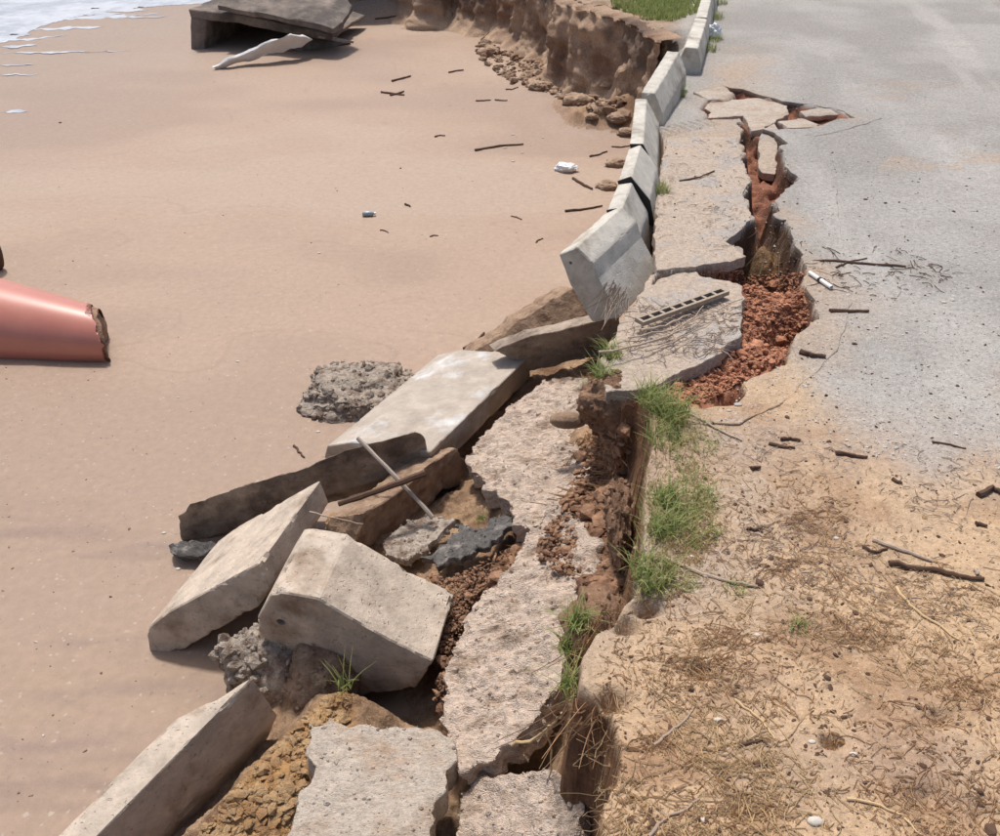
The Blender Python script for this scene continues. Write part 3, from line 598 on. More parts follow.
# fallen ones
kerb([(327, 446), (352, 442), (430, 452), (432, 477), (324, 458)], [(327, 445, -.7), (430, 452, -.55), (432, 475, -.7)], ((327, 445, -.7), (438, 354, -.73)), 'conc_lime', 'large fallen kerb block with white lime-stained top, lying on the sand behind the crossed rods', chip=.01, seg=.02, group=None)
kerb([(146, 633), (150, 626), (168, 612), (259, 563), (270, 587), (258, 607), (200, 640), (184, 650), (150, 656)], [(259, 563, -.5), (146, 633, -.86), (184, 648, -.93)], ((259, 563, -.5), (320, 480, -.5)), 'conc_rough', 'fallen kerb block tilted on the sand between the long dark beam and the holed chunk', group=None, chip=.022, rough=.004, jag=.0)
kerb([(254.5, 622), (271.6, 592), (280, 592), (318, 598.5), (345, 615), (390, 640), (433.4, 661), (416, 688), (345, 698), (300, 670), (258, 632)], axplane((271.6, 592, -.35), (306, 527, -.32)), ((271.6, 592, -.35), (305, 528, -.33)), 'conc_rough', 'big fallen kerb chunk with a round hole in its end, over the dark gap', group=None, hole=(281, 622, .014), seg=.015, chip=.02, rough=.003)
kerb([(160, 735), (176, 719), (252, 678), (279, 714), (262, 752), (215, 762)], [(252, 678, -.5), (165, 727, -.58), (279, 714, -.72)], ((252, 678, -.5), (90, 843, -.64)), 'conc_rough', 'long fallen kerb block in the bottom left corner running out of the frame', group=None, rough=.005, chip=.018)
# the long beam seen from below its face
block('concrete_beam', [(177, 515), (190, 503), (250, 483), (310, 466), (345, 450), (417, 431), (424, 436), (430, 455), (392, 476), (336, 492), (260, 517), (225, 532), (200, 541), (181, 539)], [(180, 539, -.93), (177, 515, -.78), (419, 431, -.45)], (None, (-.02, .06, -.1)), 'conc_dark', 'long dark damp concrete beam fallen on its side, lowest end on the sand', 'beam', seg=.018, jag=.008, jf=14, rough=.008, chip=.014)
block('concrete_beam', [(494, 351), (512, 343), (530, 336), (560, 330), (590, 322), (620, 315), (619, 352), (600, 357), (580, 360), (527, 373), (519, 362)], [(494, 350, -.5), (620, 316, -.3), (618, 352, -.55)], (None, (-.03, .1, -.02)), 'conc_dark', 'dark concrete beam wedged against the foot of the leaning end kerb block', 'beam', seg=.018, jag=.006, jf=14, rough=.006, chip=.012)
block('upright_slab', [(470, 356), (480, 348), (505, 331), (520, 320), (545, 303), (560, 295), (573, 288), (582, 296), (600, 300), (606, 325), (545, 345)], [(480, 350, -.78), (606, 325, -.6), (573, 290, -.46)], ((560, 295, -.5), (548, 292, -.58)), 'mud', 'brown slab standing on edge behind the wedged beam, crusty broken top', 'slab', seg=.018, jag=.014, jf=20, rough=.01)
block('clay_block', [(365, 513), (385, 500), (410, 482), (430, 463), (455, 447), (465, 458), (463, 484), (440, 492), (430, 508), (418, 520), (398, 541), (380, 546), (356, 541)], [(398, 543, -.86), (463, 485, -.8), (455, 447, -.56)], ((455, 447, -.5), (420, 452, -.56)), 'mud', 'reddish brown earth block with crusty top lying under the crossed rods', 'clay block', seg=.016, jag=.012, jf=18, rough=.016, rf=22)

def crust(name, pts, rad, m, parent):
    v, f_ = ico(1); N = len(pts); n = len(v); q = v[None]*np.asarray(rad)[:, None, None]*rs.uniform(.6, 1.3, (N, 1, 3))*(1+rs.uniform(-.28, .28, (N, n, 1)))+np.asarray(pts)[:, None]
    FC = (f_[None]+(np.arange(N)*n)[:, None, None]).reshape(-1, 3)
    return link(name, mesh(name, q.reshape(-1, 3), FC, M[m]), parent, kind='stuff')
_ico = {}
def ico(s):
    if s not in _ico:
        bm = bmesh.new(); bmesh.ops.create_icosphere(bm, subdivisions=s, radius=1)
        _ico[s] = (np.array([v.co[:] for v in bm.verts]), np.array([[v.index for v in f.verts] for f in bm.faces])); bm.free()
    return _ico[s]
# ---------------------------------------------------------------- fallen plates of the road edge
slab('road_slab', [(545, 378), (580, 376), (600, 385), (592, 405), (622, 418), (618, 440), (600, 470), (585, 505), (560, 540), (535, 545), (516, 520), (500, 498), (478, 478), (464, 462), (472, 445), (500, 415), (525, 392)], [(545, 378, -.54), (470, 460, -.58), (590, 540, -.42)], .09, 'eroded', 'long eroded road slab sloping down from the earth scarp beside the lime-stained block', 'road slab', jag=.03, rough=.02, rf=11, dish=.04, ridge=.011, seg=.012, grit=380)
slab('road_slab', [(560, 498), (600, 545), (606, 590), (590, 622), (572, 650), (560, 690), (540, 708), (520, 742), (490, 758), (462, 772), (452, 752), (440, 722), (442, 690), (448, 650), (470, 610), (505, 565), (530, 525)], [(590, 560, -.36), (448, 650, -.55), (470, 760, -.52)], .1, 'eroded', 'widest eroded road slab, in the middle, right of the chunk with a round hole', 'road slab', jag=.025, rough=.02, rf=11, dish=.04, ridge=.011, seg=.012, grit=450)
slab('road_slab', [(460, 792), (478, 778), (510, 772), (545, 765), (570, 778), (582, 800), (580, 830), (576, 870), (452, 870), (454, 820)], [(460, 792, -.6), (575, 790, -.38), (460, 860, -.6)], .1, 'eroded', 'lower sandy slab in a hollow at the bottom edge, next to the straw verge', 'road slab', jag=.02, rough=.016, rf=18, dish=.03, ridge=.006, seg=.014, grit=260)
slab('road_slab', [(309, 724), (330, 718), (350, 724), (400, 726), (438, 728), (456, 742), (456, 760), (446, 790), (432, 812), (440, 880), (278, 880), (290, 820), (298, 790), (314, 770), (306, 748)], [(310, 722, -.5), (456, 742, -.5), (290, 850, -.5)], .11, 'asph', 'pale grey flat road slab at the bottom, in front of the dark gap', 'road slab', jag=.018, rough=.006, rf=30, dish=.015, ridge=.004, seg=.012, grit=220)
slab('broken_plate', PLATE, [(666, 139, .006), (740, 150, .006), (657, 270, .006)], .055, 'asph_sand', 'large sandy plate between the standing kerb row and the long crack', 'road plate', jag=.014, rough=.004, seg=.024, rf=14, ridge=.002)
slab('broken_plate', [(650, 275), (668, 270), (690, 268), (702, 276), (722, 279), (745, 285), (743, 303), (744, 320), (741, 336), (726, 345), (721, 354), (690, 368), (668, 378), (652, 388), (606, 392), (600, 376), (604, 350), (618, 325), (636, 300)], [(745, 290, .0), (650, 280, -.03), (640, 385, -.02)], .055, 'asph_sand', 'broken road plate carrying the perforated block, ringed by red clay', 'road plate', jag=.016, rough=.004, seg=.02)
slab('broken_plate', [(709, 101), (751, 98), (771, 97), (787, 106), (789, 114), (776, 121), (762, 129), (751, 131), (744, 115.5), (706, 118), (711, 112), (703, 108)], [(709, 101, -.02), (787, 106, -.02), (751, 131, -.03)], .05, 'asph', 'largest pale plate in the triangular break of the road, above the upright crack', 'road plate', seg=.03, jag=.015)
slab('broken_plate', [(800, 111), (820, 107), (841, 111), (841, 115), (820, 116), (806, 117)], [(800, 111, -.01), (841, 111, -.01), (806, 117, -.03)], .04, 'asph', 'small thin plate nearest the pointed right tip of the triangular break', 'road plate', seg=.03, jag=.01)
slab('broken_plate', [(777, 121), (802, 118), (819, 124), (816, 127), (787, 128)], [(777, 121, -.03), (819, 124, -.03), (787, 128, -.03)], .04, 'asph', 'small plate on the lower edge of the triangular break, right of the largest', 'road plate', seg=.03, jag=.01)
slab('broken_plate', [(694, 92), (722, 86), (733, 93), (727, 99), (708, 100)], [(694, 92, 0.015), (722, 86, .015), (708, 100, 0)], .04, 'asph', 'lifted plate corner at the left end of the triangular break', 'road plate', seg=.03, jag=.012)
slab('broken_plate', [(764, 128), (774, 123), (780, 130), (775, 134), (778, 147), (781, 160), (775, 174), (762, 173), (757, 167), (759, 154), (757, 145), (760, 135)], [(764, 128, -.01), (781, 130, -.01), (768, 174, -.1)], .05, 'asph_sand', 'narrow tongue-shaped plate sliding down into the upright crack', 'road plate', seg=.025, jag=.01)
slab('rubble_slab', [(385, 538), (400, 524), (430, 516), (462, 518), (440, 535), (425, 552), (395, 560), (384, 556)], [(385, 540, -.7), (462, 518, -.62), (425, 552, -.66)], .03, 'rubble', 'flat crumbling brown-grey plate behind the chunk with a round hole', 'rubble plate', jag=.03, rough=.014, rf=18, grit=350)
slab('tar_slab', [(425, 556), (445, 538), (462, 524), (490, 518), (517, 515), (518, 522), (498, 542), (470, 556), (446, 566), (432, 570)], [(425, 556, -.62), (517, 518, -.52), (446, 568, -.6)], .03, 'tar', 'black tar slab lying across brown debris at the edge of the widest eroded slab', 'tar fragment', jag=.045, jf=30, rough=.008, rf=18, grit=200)
slab('tar_slab', [(165, 545), (180, 540), (215, 541), (224, 546), (218, 553), (190, 556), (170, 556)], [(165, 545, -.88), (224, 545, -.86), (170, 556, -.9)], .06, 'tar', 'small black lump of tar under the low end of the long dark beam', 'tar fragment', jag=.012, rough=.015, rf=45)

# ---------------------------------------------------------------- lumps, rocks, clods
def lump(name, c, r, m, label, cat, rough=.35, f=3., sub=5, fine=0., group=None, grit=0):
    v, f_ = ico(sub); s = rs.randint(900)
    d = 1+fbm(v, f/2, 4, s)*rough+np.abs(fbm(v, f*2.5, 4, s+9))*fine
    q = v*d[:, None]; q = q*np.array(r)
    W = q+np.array(c); o = link(name, mesh(name, W.copy(), f_, M[m], True, sharp=50), None, label, cat, group)
    if grit:
        i = rs.randint(0, len(W), grit); crust('stone_crust', W[i], (rs.gamma(2, .0035, grit)+.004)*min(1, max(r)/.2), m, o)
    return o
lump('rubble_lump', at(362, 392, -.91), (.3, .24, .10), 'rubble', 'crumbly grey rubble lump on the sand behind the lime-stained block', 'rubble', .5, 3, 5, .12, grit=650)
lump('rubble_lump', at(285, 668, -.80), (.2, .13, .18), 'rubble', 'crumbly rubble lump squeezed below the round-holed chunk', 'rubble', .4, 3, 5, .12, grit=500)
lump('rubble_lump', at(322, 680, -.76), (.12, .12, .15), 'mud', 'brown earth lump right below the round-holed chunk in its shadow', 'rubble', .4, 3, 5, .12, grit=260)
lump('earth_stub', at(569, 420, -.3), (.075, .035, .035), 'mud', 'rounded brown stub lying at the upper end of the scarp under the overhang', 'stub', .15, 2, 4)
lump('earth_clod', at(608, 406, -.14), (.11, .09, .12), 'dark_soil', 'dark overhanging earth clod at the top of the scarp, beside the green grass', 'earth clod', .5, 3, 5, .12, grit=150)
lump('earth_clod', at(618, 520, -.2), (.035, .14, .12), 'dark_soil', 'dark earth clod stuck low in the vertical scarp', 'earth clod', .5, 4, 5, .12, grit=120)
lump('earth_clod', at(600, 640, -.14), (.1, .13, .1), 'dark_soil', 'root-bound brown clod where the scarp edge turns, grass on its left', 'earth clod', .5, 4, 5, .12, grit=150)
lump('rubble_lump', at(483, 472, -.62), (.05, .04, .05), 'stone', 'rounded stone at the left tip of the long eroded slab', 'stone', .2, 2, 4, .1)
lump('rubble_lump', at(340, 525, -.78), (.06, .05, .05), 'ochre', 'small ochre lump under the thin wire end', 'rubble', .3, 3, 4, .3)
lump('rubble_lump', at(480, 800, -.62), (.06, .05, .025), 'ochre', 'ochre lump on the lower slab near the bottom edge', 'rubble', .4, 3, 4, .3)
for i, (x, y, r, lb) in enumerate([(577, 103, .12, 'round boulder of earth at the right end of the pile under the cliff'), (540, 88, .1, 'brown rock in the pile below the tallest part of the cliff'), (612, 88, .11, 'brown rock at the foot of the earth spur'), (592, 118, .05, 'small dark stone on the sand just off the cliff pile'), (617, 165, .08, 'brown clod against the kerb, above the plastic bag'), (626, 133, .06, 'small brown clod by the kerb foot'), (607, 188, .07, 'dark clod wedged by the kerb joint'), (425, 22, .16, 'flat pale rock at the far cliff foot'), (619, 120, .09, 'clod below the tip of the earth spur')]):
    lump('rock', hits([(x, y)], -.9)[0]+[0, 0, r*.2], (r*1.3, r, r*.6), 'clods', lb, 'rock', .4, 3, 4, .3, group='rocks fallen from the cliff')

def scatter(name, pts, rad, m, kind='stuff', label=None, cat=None, sub=1, flat=.6, emb=.2, parent=None):
    v, f_ = ico(sub); N = len(pts); n = len(v); rad = rs.gamma(1.3, .0028, N)+.001 if rad is None else np.asarray(rad)[:N]
    R = rs.normal(size=(N, 4)); R /= np.linalg.norm(R, axis=1)[:, None]; a, b, c, d = R.T
    Rm = np.stack([1-2*(c*c+d*d), 2*(b*c-a*d), 2*(b*d+a*c), 2*(b*c+a*d), 1-2*(b*b+d*d), 2*(c*d-a*b), 2*(b*d-a*c), 2*(c*d+a*b), 1-2*(b*b+c*c)], -1).reshape(-1, 3, 3)
    s = np.stack([rs.uniform(.7, 1.4, N), rs.uniform(.5, 1.1, N), rs.uniform(.35, .9, N)], -1)*np.asarray(rad)[:, None]
    jit = 1+rs.uniform(-.28, .28, (N, n))
    q = v[None]*s[:, None]*jit[..., None]; q = np.einsum('nij,nkj->nki', Rm, q); q[..., 2] *= flat
    q += (np.asarray(pts)+np.c_[np.zeros((N, 2)), np.asarray(rad)*flat*(.5-emb)])[:, None]
    FC = (f_[None]+(np.arange(N)*n)[:, None, None]).reshape(-1, 3)
    return link(name, mesh(name, q.reshape(-1, 3), FC, M[m]), parent, label, cat, kind=kind, centre=False)
def inpoly(pts, N, zmax=None, z=None):
    """random photo points inside an outline, dropped on the ground"""
    Vp = np.array(pts, float); out = []
    while len(out) < N:
        c = rs.uniform(Vp.min(0), Vp.max(0), (N*3, 2)); c = c[sdf(c, Vp) < 0]; out += c.tolist()
    W = hits(out[:N])
    if zmax is not None: W = W[W[:, 2] < zmax]
    return W
D = (0, 0)
scatter('clay_crumbs', inpoly([(690, 268), (745, 276), (802, 276), (812, 330), (790, 360), (740, 384), (700, 404), (665, 392), (735, 350), (742, 285)], 6500, -.02), None, 'clay', label='loose red clay crumbs filling the wide part of the crack', cat='clay crumbs', flat=.8)
scatter('cliff_debris', inpoly([(480, 40), (545, 66), (590, 80), (625, 88), (625, 118), (590, 112), (545, 92), (505, 80), (475, 55)], 700), rs.gamma(1.6, .014, 700)+.006, 'clods', label='loose pile of fallen earth and stones under the cliff', cat='debris', flat=.7)
scatter('bank_debris', inpoly([(435, 720), (440, 640), (470, 590), (520, 545), (550, 560), (500, 620), (470, 700)], 380), rs.gamma(2, .006, 380)+.003, 'rust_soil', label='brown earth crumbs beside the widest eroded slab', cat='debris')
scatter('scarp_debris', inpoly([(560, 470), (600, 430), (625, 420), (622, 590), (585, 600), (565, 560), (545, 520)], 800), rs.gamma(2, .0075, 800)+.003, 'rust_soil', label='reddish brown earth crumbled off the scarp onto the slabs', cat='debris')
def pile(poly_, z0, z1, N, rmul, m, label):
    Vp = np.array(poly_, float); c = rs.uniform(Vp.min(0), Vp.max(0), (N*6, 2)); c = c[sdf(c, Vp)+fbm(c*.04, 1, 3, 5)*10 < 0][:N]
    t = np.clip((c[:, 1]-Vp[:, 1].min())/np.ptp(Vp[:, 1]), 0, 1)
    P = np.array([at(x, y, z0+(z1-z0)*q+rs.normal(0, .014)) for (x, y), q in zip(c, t)])
    scatter('fallen_debris', P, rs.gamma(1.5, rmul, len(P))+.0015, m, label=label, cat='debris')
pile([(572, 478), (600, 448), (622, 440), (622, 585), (600, 596), (580, 575), (548, 566), (532, 552), (545, 530), (566, 510)], -.415, -.40, 2400, .0038, 'rust_soil', 'crumbled reddish earth lying across the upper and middle eroded slabs')
pile([(428, 574), (462, 572), (500, 548), (524, 540), (512, 560), (474, 600), (456, 640), (444, 700), (436, 700), (440, 620)], -.61, -.65, 1100, .003, 'rust_soil', 'dark brown crumbs and roots between the tar slab and the middle eroded slab')
scatter('ochre_debris', inpoly([(190, 850), (225, 800), (270, 750), (330, 695), (350, 700), (350, 720), (312, 745), (295, 850)], 900), rs.gamma(1.5, .0045, 900)+.002, 'ochre', label='ochre crumbly fill between the bottom slab and the corner block', cat='debris')
scatter('road_gravel', inpoly([(690, 60), (1010, 0), (1010, 480), (700, 430), (780, 300)], 5200), rs.gamma(2, .0010, 5200)+.001, 'gravel', label='loose grey grit over the road surface', cat='gravel')
scatter('verge_grit', inpoly([(590, 860), (600, 620), (640, 420), (760, 430), (1010, 480), (1010, 860)], 1300), rs.gamma(2, .0011, 1300)+.001, 'ochre', label='sandy crumbs over the straw verge', cat='gravel')
scatter('dark_grit', inpoly([(600, 860), (600, 620), (640, 270), (640, 140), (700, 80), (1010, 200), (1010, 860)], 1500), rs.gamma(2, .0014, 1500)+.001, 'stick', label='dark specks of wood and dirt over road and verge', cat='gravel')
scatter('beach_grit', inpoly([(0, 60), (500, 40), (600, 130), (560, 260), (450, 340), (300, 440), (150, 560), (140, 700), (0, 830)], 420), rs.gamma(2, .0012, 420)+.001, 'stone', label='small dark specks scattered on the beach sand', cat='grit')
scatter('shell_grit', inpoly([(0, 60), (500, 40), (600, 130), (560, 260), (450, 340), (300, 440), (150, 560), (140, 700), (0, 830)], 200), rs.gamma(2, .0012, 200)+.001, 'shell', label='tiny pale shell fragments scattered on the beach sand', cat='grit')

# ---------------------------------------------------------------- sticks, rods, straw
def tubes(paths, rads, sides=6, cap=True):
    V, Fc = [], []
    for P, r in zip(paths, rads):
        P = np.asarray(P, float); n = len(P); r = np.broadcast_to(r, n); o = len(V)
        for i in range(n):
            t = P[min(i+1, n-1)]-P[max(i-1, 0)]; t /= np.linalg.norm(t)+1e-9; a = np.cross(t, [.13, .21, .97]); a /= np.linalg.norm(a)+1e-9; b = np.cross(t, a)
            for k in range(sides):
                th = 2*math.pi*k/sides; V.append(P[i]+(a*math.cos(th)+b*math.sin(th))*r[i])
        for i in range(n-1):
            for k in range(sides):
                k2 = (k+1) % sides; Fc.append([o+i*sides+k, o+i*sides+k2, o+(i+1)*sides+k2, o+(i+1)*sides+k])
        if cap: Fc.append([o+k for k in range(sides)][::-1]); Fc.append([o+(n-1)*sides+k for k in range(sides)])
    return V, Fc
def stick(name, pts, r, m, label, cat='stick', group=None, taper=.6, wob=.003, ground=True, lift=0, parent=None):
    """pts: photo points; ground True drops them, else third value is the height"""
    W = hits(pts, -.3)+[0, 0, r*.7+lift] if ground else np.array([at(*p) for p in pts])
    n = max(5, len(W)*3); t = np.linspace(0, len(W)-1, n); P = np.stack([np.interp(t, range(len(W)), W[:, k]) for k in range(3)], -1)
    P += rs.normal(size=P.shape)*wob*np.array([1, 1, .3]); rr_ = np.linspace(r, r*taper, n)*(1+rs.uniform(-.12, .12, n))
    V, Fc = tubes([P], [rr_], 7); return link(name, mesh(name, V, Fc, M[m], True, sharp=50), parent, label, cat, group)
stick('metal_rod', [(358, 438, -.42), (396, 477, -.5), (433, 517, -.6)], .0095, 'metal', 'pale straight metal rod, its upper end against the lime-stained block', 'rod', wob=.0008, taper=.9, ground=False)
stick('wooden_rod', [(338, 504, -.56), (380, 490, -.51), (425, 473, -.46)], .011, 'stick', 'brown wooden rod crossing under the pale metal rod', 'rod', wob=.0015, taper=1.2, ground=False)
stick('thin_wire', [(310, 512, -.5), (335, 518, -.52), (364, 524, -.56)], .0035, 'stick_grey', 'thin pale wire sticking out beside the ridge of the tilted kerb block', 'wire', ground=False)
stick('stick', [(464, 350), (478, 342), (484, 334)], .011, 'stick', 'curved stick at the far corner of the lime-stained block', wob=.001)
beach = [((390, 96), (404, 92), .013, 'thick short stick, upper of the pair at the middle of the far beach'), ((381, 93), (405, 95.5), .013, 'dark stick, lower of the pair at the middle of the far beach'), ((392, 82), (411, 77), .014, 'short dark stick tilted, topmost of the far beach group'), ((449, 73), (464, 70.5), .011, 'pale brown stick lying level, left of the cliff debris'), ((493, 69), (505, 75), .013, 'short slanting stick just below the cliff debris pile'), ((476, 101), (491, 100.5), .009, 'thin straight twig, left of a level pair below the cliff'), ((495, 100.5), (508, 101), .009, 'thin straight twig, right of a level pair below the cliff'), ((475, 151), (523, 145), .013, 'longest dark stick on the beach, above the plastic bag'), ((573, 179), (592, 190), .014, 'dark forked stick just right of the plastic bag'), ((565, 212), (602, 207), .011, 'dark stick pointing at the kerb above the leaning end block'), ((590, 157), (607, 152), .01, 'short twig at the kerb side of the beach, above the plastic bag'), ((612, 147), (630, 146), .008, 'twig touching the long narrow kerb block'), ((294, 446), (304, 458), .0065, 'small dark stick standing alone near the lime-stained block'), ((506, 90), (518, 88), .008, 'small twig beneath the sandy debris pile'), ((375, 19), (400, 15), .012, 'slim stick by the fallen slab of the far culvert'), ((435, 137), (445, 136), .008, 'tiny twig in the middle of the upper beach'), ((430, 300-63), (438, 236), .006, 'tiny twig level with the bottle on its right side'), ((380, 231), (388, 233), .006, 'tiny dark twig just below the bottle'), ((405, 205), (410, 207), .01, 'dark chip right of the bottle, slightly above'), ((512, 217), (522, 220), .006, 'tiny splinter left of the leaning end block'), ((536, 243), (543, 239), .006, 'tiny splinter nearest the leaning end block'), ((0, 34), (12, 31), .01, 'dark twig near the water on the left edge')]
for a, b, r, lb in beach: stick('stick', [a, ((a[0]+b[0])/2, (a[1]+b[1])/2+rs.uniform(-1, 1)), b], r, 'stick', lb, group='sticks on the beach sand')
road_st = [([(803, 262), (830, 261), (870, 265), (905, 267)], .007, 'stick', 'long thin dark twig in the litter line right of the wide hole'), ([(836, 268), (850, 262), (866, 259)], .005, 'stick', 'slanting twig crossing the litter line right of the wide hole'), ([(830, 312), (848, 313), (868, 313)], .009, 'stick', 'short thick dark stick right of the clay pit'), ([(800, 353), (812, 357), (825, 358)], .011, 'stick', 'dark bark chip on the road right of the red clay'), ([(836, 454), (854, 457), (868, 459)], .008, 'stick', 'straight dark brown stick on the sandy road edge'), ([(780, 440), (790, 440), (800, 441)], .007, 'stick', 'short dark stick left of the straight brown one'), ([(770, 444), (784, 448), (795, 448)], .006, 'stick', 'thin dark stick just below the short one, on the sandy road edge'), ([(872, 541), (900, 550), (930, 562)], .007, 'stick_grey', 'pale upper stem of the forked driftwood at the right'), ([(890, 565), (915, 570), (940, 573), (962, 578), (984, 581)], .009, 'stick', 'dark heavy driftwood branch at the right, below its pale stem'), ([(976, 571), (978, 576)], .006, 'stick_grey', 'upright stub at the right tip of the driftwood'), ([(862, 548), (875, 552), (888, 550)], .006, 'stick', 'dark twig at the left end of the driftwood'), ([(636, 549), (665, 560), (700, 575), (730, 582), (757, 587)], .006, 'stick_grey', 'long whitish stem beside the grass on the scarp edge'), ([(725, 583-16), (727, 580)], .003, 'stick_grey', 'tiny upright sprig by the long whitish stem'), ([(676, 408), (700, 420), (722, 432), (742, 441)], .005, 'stick_grey', 'pale stem lying from the green grass over the sand'), ([(680, 182), (700, 178), (714, 172)], .006, 'stick', 'curved twig on the sandy plate beside the kerb'), ([(752, 470), (760, 468)], .007, 'stick', 'dark chip beside the grass'), ([(748, 531), (760, 530), (762, 532)], .006, 'stick', 'small dark bark chip in the verge, above the straw'), ([(976, 525), (985, 527)], .007, 'stick', 'dark chip on the far right of the verge'), ([(893, 481), (902, 485)], .006, 'stick', 'dark splinter on the road edge, right of the brown stick'), ([(978, 497), (992, 490), (1002, 494)], .01, 'stick', 'dark wood piece cut by the right edge of the photo'), ([(932, 443), (950, 446), (966, 449)], .004, 'stick', 'thin brown twig on the pale sand patch of the road'), ([(740, 746), (762, 741), (770, 748)], .004, 'stick', 'thin crooked twig in the straw'), ([(895, 588), (915, 610), (935, 624), (958, 642)], .004, 'straw', 'long yellow stem curving through the verge on the right'), ([(654, 746), (672, 730), (690, 716)], .004, 'straw3', 'pale forked stem lying in the straw near the bottom'), ([(735, 700), (752, 712), (766, 728), (775, 738)], .0035, 'straw', 'bent pale stem in the middle of the straw'), ([(648, 836), (672, 816), (700, 800)], .004, 'straw3', 'grey stem at the bottom edge of the straw'), ([(846, 800), (880, 806), (905, 818), (920, 834)], .0035, 'straw', 'yellow stem at the bottom edge towards the right')]
for p, r, m_, lb in road_st: stick('stick', p, r, m_, lb, group='sticks on the road and verge', wob=.002, taper=.55)
def strands(name, N, region, ln, rad, m, label, cat='straw', z0=.002, seed=0, curl=.9, hits_z=None):
    P0 = inpoly(region, int(N*1.7)) if hits_z is None else hits_z
    if hits_z is None: P0 = P0[fbm(P0, 5, 4, 91+int(N) % 7) > -.06+rs.normal(0, .12, len(P0))][:N]
    N = len(P0); th = rs.uniform(0, 2*math.pi, N); L = rs.gamma(3, ln/3, N); k = rs.normal(0, curl, N); S = 5
    pts = np.zeros((N, S, 3)); cur = P0.copy(); 
    for j in range(S):
        pts[:, j] = cur; cur = cur+np.c_[np.cos(th)*L/S, np.sin(th)*L/S, np.zeros(N)]; th = th+k/S+rs.normal(0, .25, N)
    flat_ = pts.reshape(-1, 3); zz = hfast(flat_[:, :2]); zz = np.maximum(zz, np.repeat(P0[:, 2], S)-.012)
    pts[..., 2] = zz.reshape(N, S)+z0+np.sin(np.linspace(0, math.pi, S))[None]*rs.uniform(0, .006, (N, 1))
    sides = 3; t = np.gradient(pts, axis=1); t /= np.linalg.norm(t, axis=2)[..., None]+1e-9
    a = np.cross(t, [0, 0, 1.]); a /= np.linalg.norm(a, axis=2)[..., None]+1e-9; b = np.cross(t, a)
    R = (rs.uniform(.6, 1.5, N)*rad)[:, None, None, None]; ang = np.arange(3)*2*math.pi/3+.5
    V = pts[:, :, None]+(a[:, :, None]*np.cos(ang)[None, None, :, None]+b[:, :, None]*np.sin(ang)[None, None, :, None])*R
    base = (np.arange(N)*S*3)[:, None, None]; i = np.arange(S-1)[None, :, None]; kk = np.arange(3)[None, None, :]; k2 = (kk+1) % 3
    FC = np.stack(np.broadcast_arrays(base+i*3+kk, base+i*3+k2, base+(i+1)*3+k2, base+(i+1)*3+kk), -1).reshape(-1, 4)
    return link(name, mesh(name, V.reshape(-1, 3), FC, M[m]), label=label, cat=cat, kind='stuff', centre=False)
VR = [(590, 870), (598, 700), (610, 610), (640, 560), (660, 470), (720, 440), (820, 480), (900, 540), (1010, 600), (1010, 870)]
strands('straw_litter', 2500, VR, .036, .0008, 'straw', 'pale dry straw strewn over the sandy verge')
strands('brown_litter', 2600, VR, .03, .0009, 'straw2', 'brown rootlets and straw strewn over the sandy verge')
strands('straw_litter', 600, [(600, 870), (598, 700), (640, 640), (760, 640), (800, 870)], .06, .0011, 'straw', 'dense pale straw near the bottom of the verge')
for i_, (x_, y_, w_) in enumerate(((818, 520, 24), (805, 572, 34), (700, 668, 30), (925, 790, 36), (750, 800, 40), (640, 745, 22), (870, 640, 26), (735, 640, 24), (960, 690, 24), (690, 545, 22))):
    strands('brown_litter', 70, [(x_-w_*1.6, y_), (x_, y_-w_*.5), (x_+w_*1.6, y_), (x_, y_+w_*.5)], .045, .0009, 'straw2', 'small mat of brown straw and rootlets on the sandy verge')
strands('grey_litter', 900, [(640, 470), (640, 330), (700, 420), (1010, 460), (1010, 640), (700, 560)], .035, .0009, 'straw3', 'grey plant litter between road and verge')
strands('brown_litter', 130, [(800, 245), (910, 250), (960, 275), (900, 300), (820, 290)], .05, .0014, 'stick', 'dark twig litter on the road right of the wide hole', curl=.35)
strands('grey_litter', 260, [(650, 250), (655, 140), (740, 140), (742, 250)], 0.04, .0011, 'straw3', 'fine litter on the sandy plate by the kerb')
strands('brown_litter', 500, [(575, 370), (625, 330), (640, 330), (600, 400)], .06, .0018, 'straw2', 'brown litter where the kerb row ends')
strands('brown_litter', 1200, [(440, 690), (450, 620), (520, 545), (560, 540), (480, 660)], .05, .0018, 'straw2', 'rusty roots and litter by the widest eroded slab')
strands('brown_litter', 1400, [(545, 540), (570, 450), (615, 420), (622, 580), (580, 600)], .06, .0018, 'straw2', 'root litter over the scarp foot')
# roots hanging at the scarp
def roots(label, top_line, N, drop, m='straw2', rad=.0022):
    paths = []
    for i in range(N):
        t = rs.uniform(); a, b = top_line[0], top_line[1]; x, y, z = [a[k]+(b[k]-a[k])*t for k in range(3)]
        p = at(x, y, z)+rs.normal(size=3)*[.015, .02, .01]; d = drop*rs.uniform(.4, 1.1); sw_ = rs.normal(0, .06, 2)
        paths.append([p+np.array([sw_[0]*s*s-.04*s, sw_[1]*s*s, -d*s+.01]) for s in np.linspace(0, 1, 5)])
    V, Fc = tubes(paths, [np.linspace(rad, rad*.4, 5)]*N, 3, False)
    link('root_tuft', mesh('root_tuft', V, Fc, M[m]), label=label, cat='roots')
roots('bundle of brown roots hanging from the broken edge above the lower sandy slab', [(560, 712, -.03), (598, 722, .0)], 26, .13)
roots('dark hanging roots on the scarp corner below the round clump of grass', [(578, 650, -.05), (612, 612, .0)], 50, .16)
roots('frayed roots hanging inside the wide hole of the road crack', [(752, 235, -.02), (790, 240, -.02)], 14, .2, 'straw3', .0014)
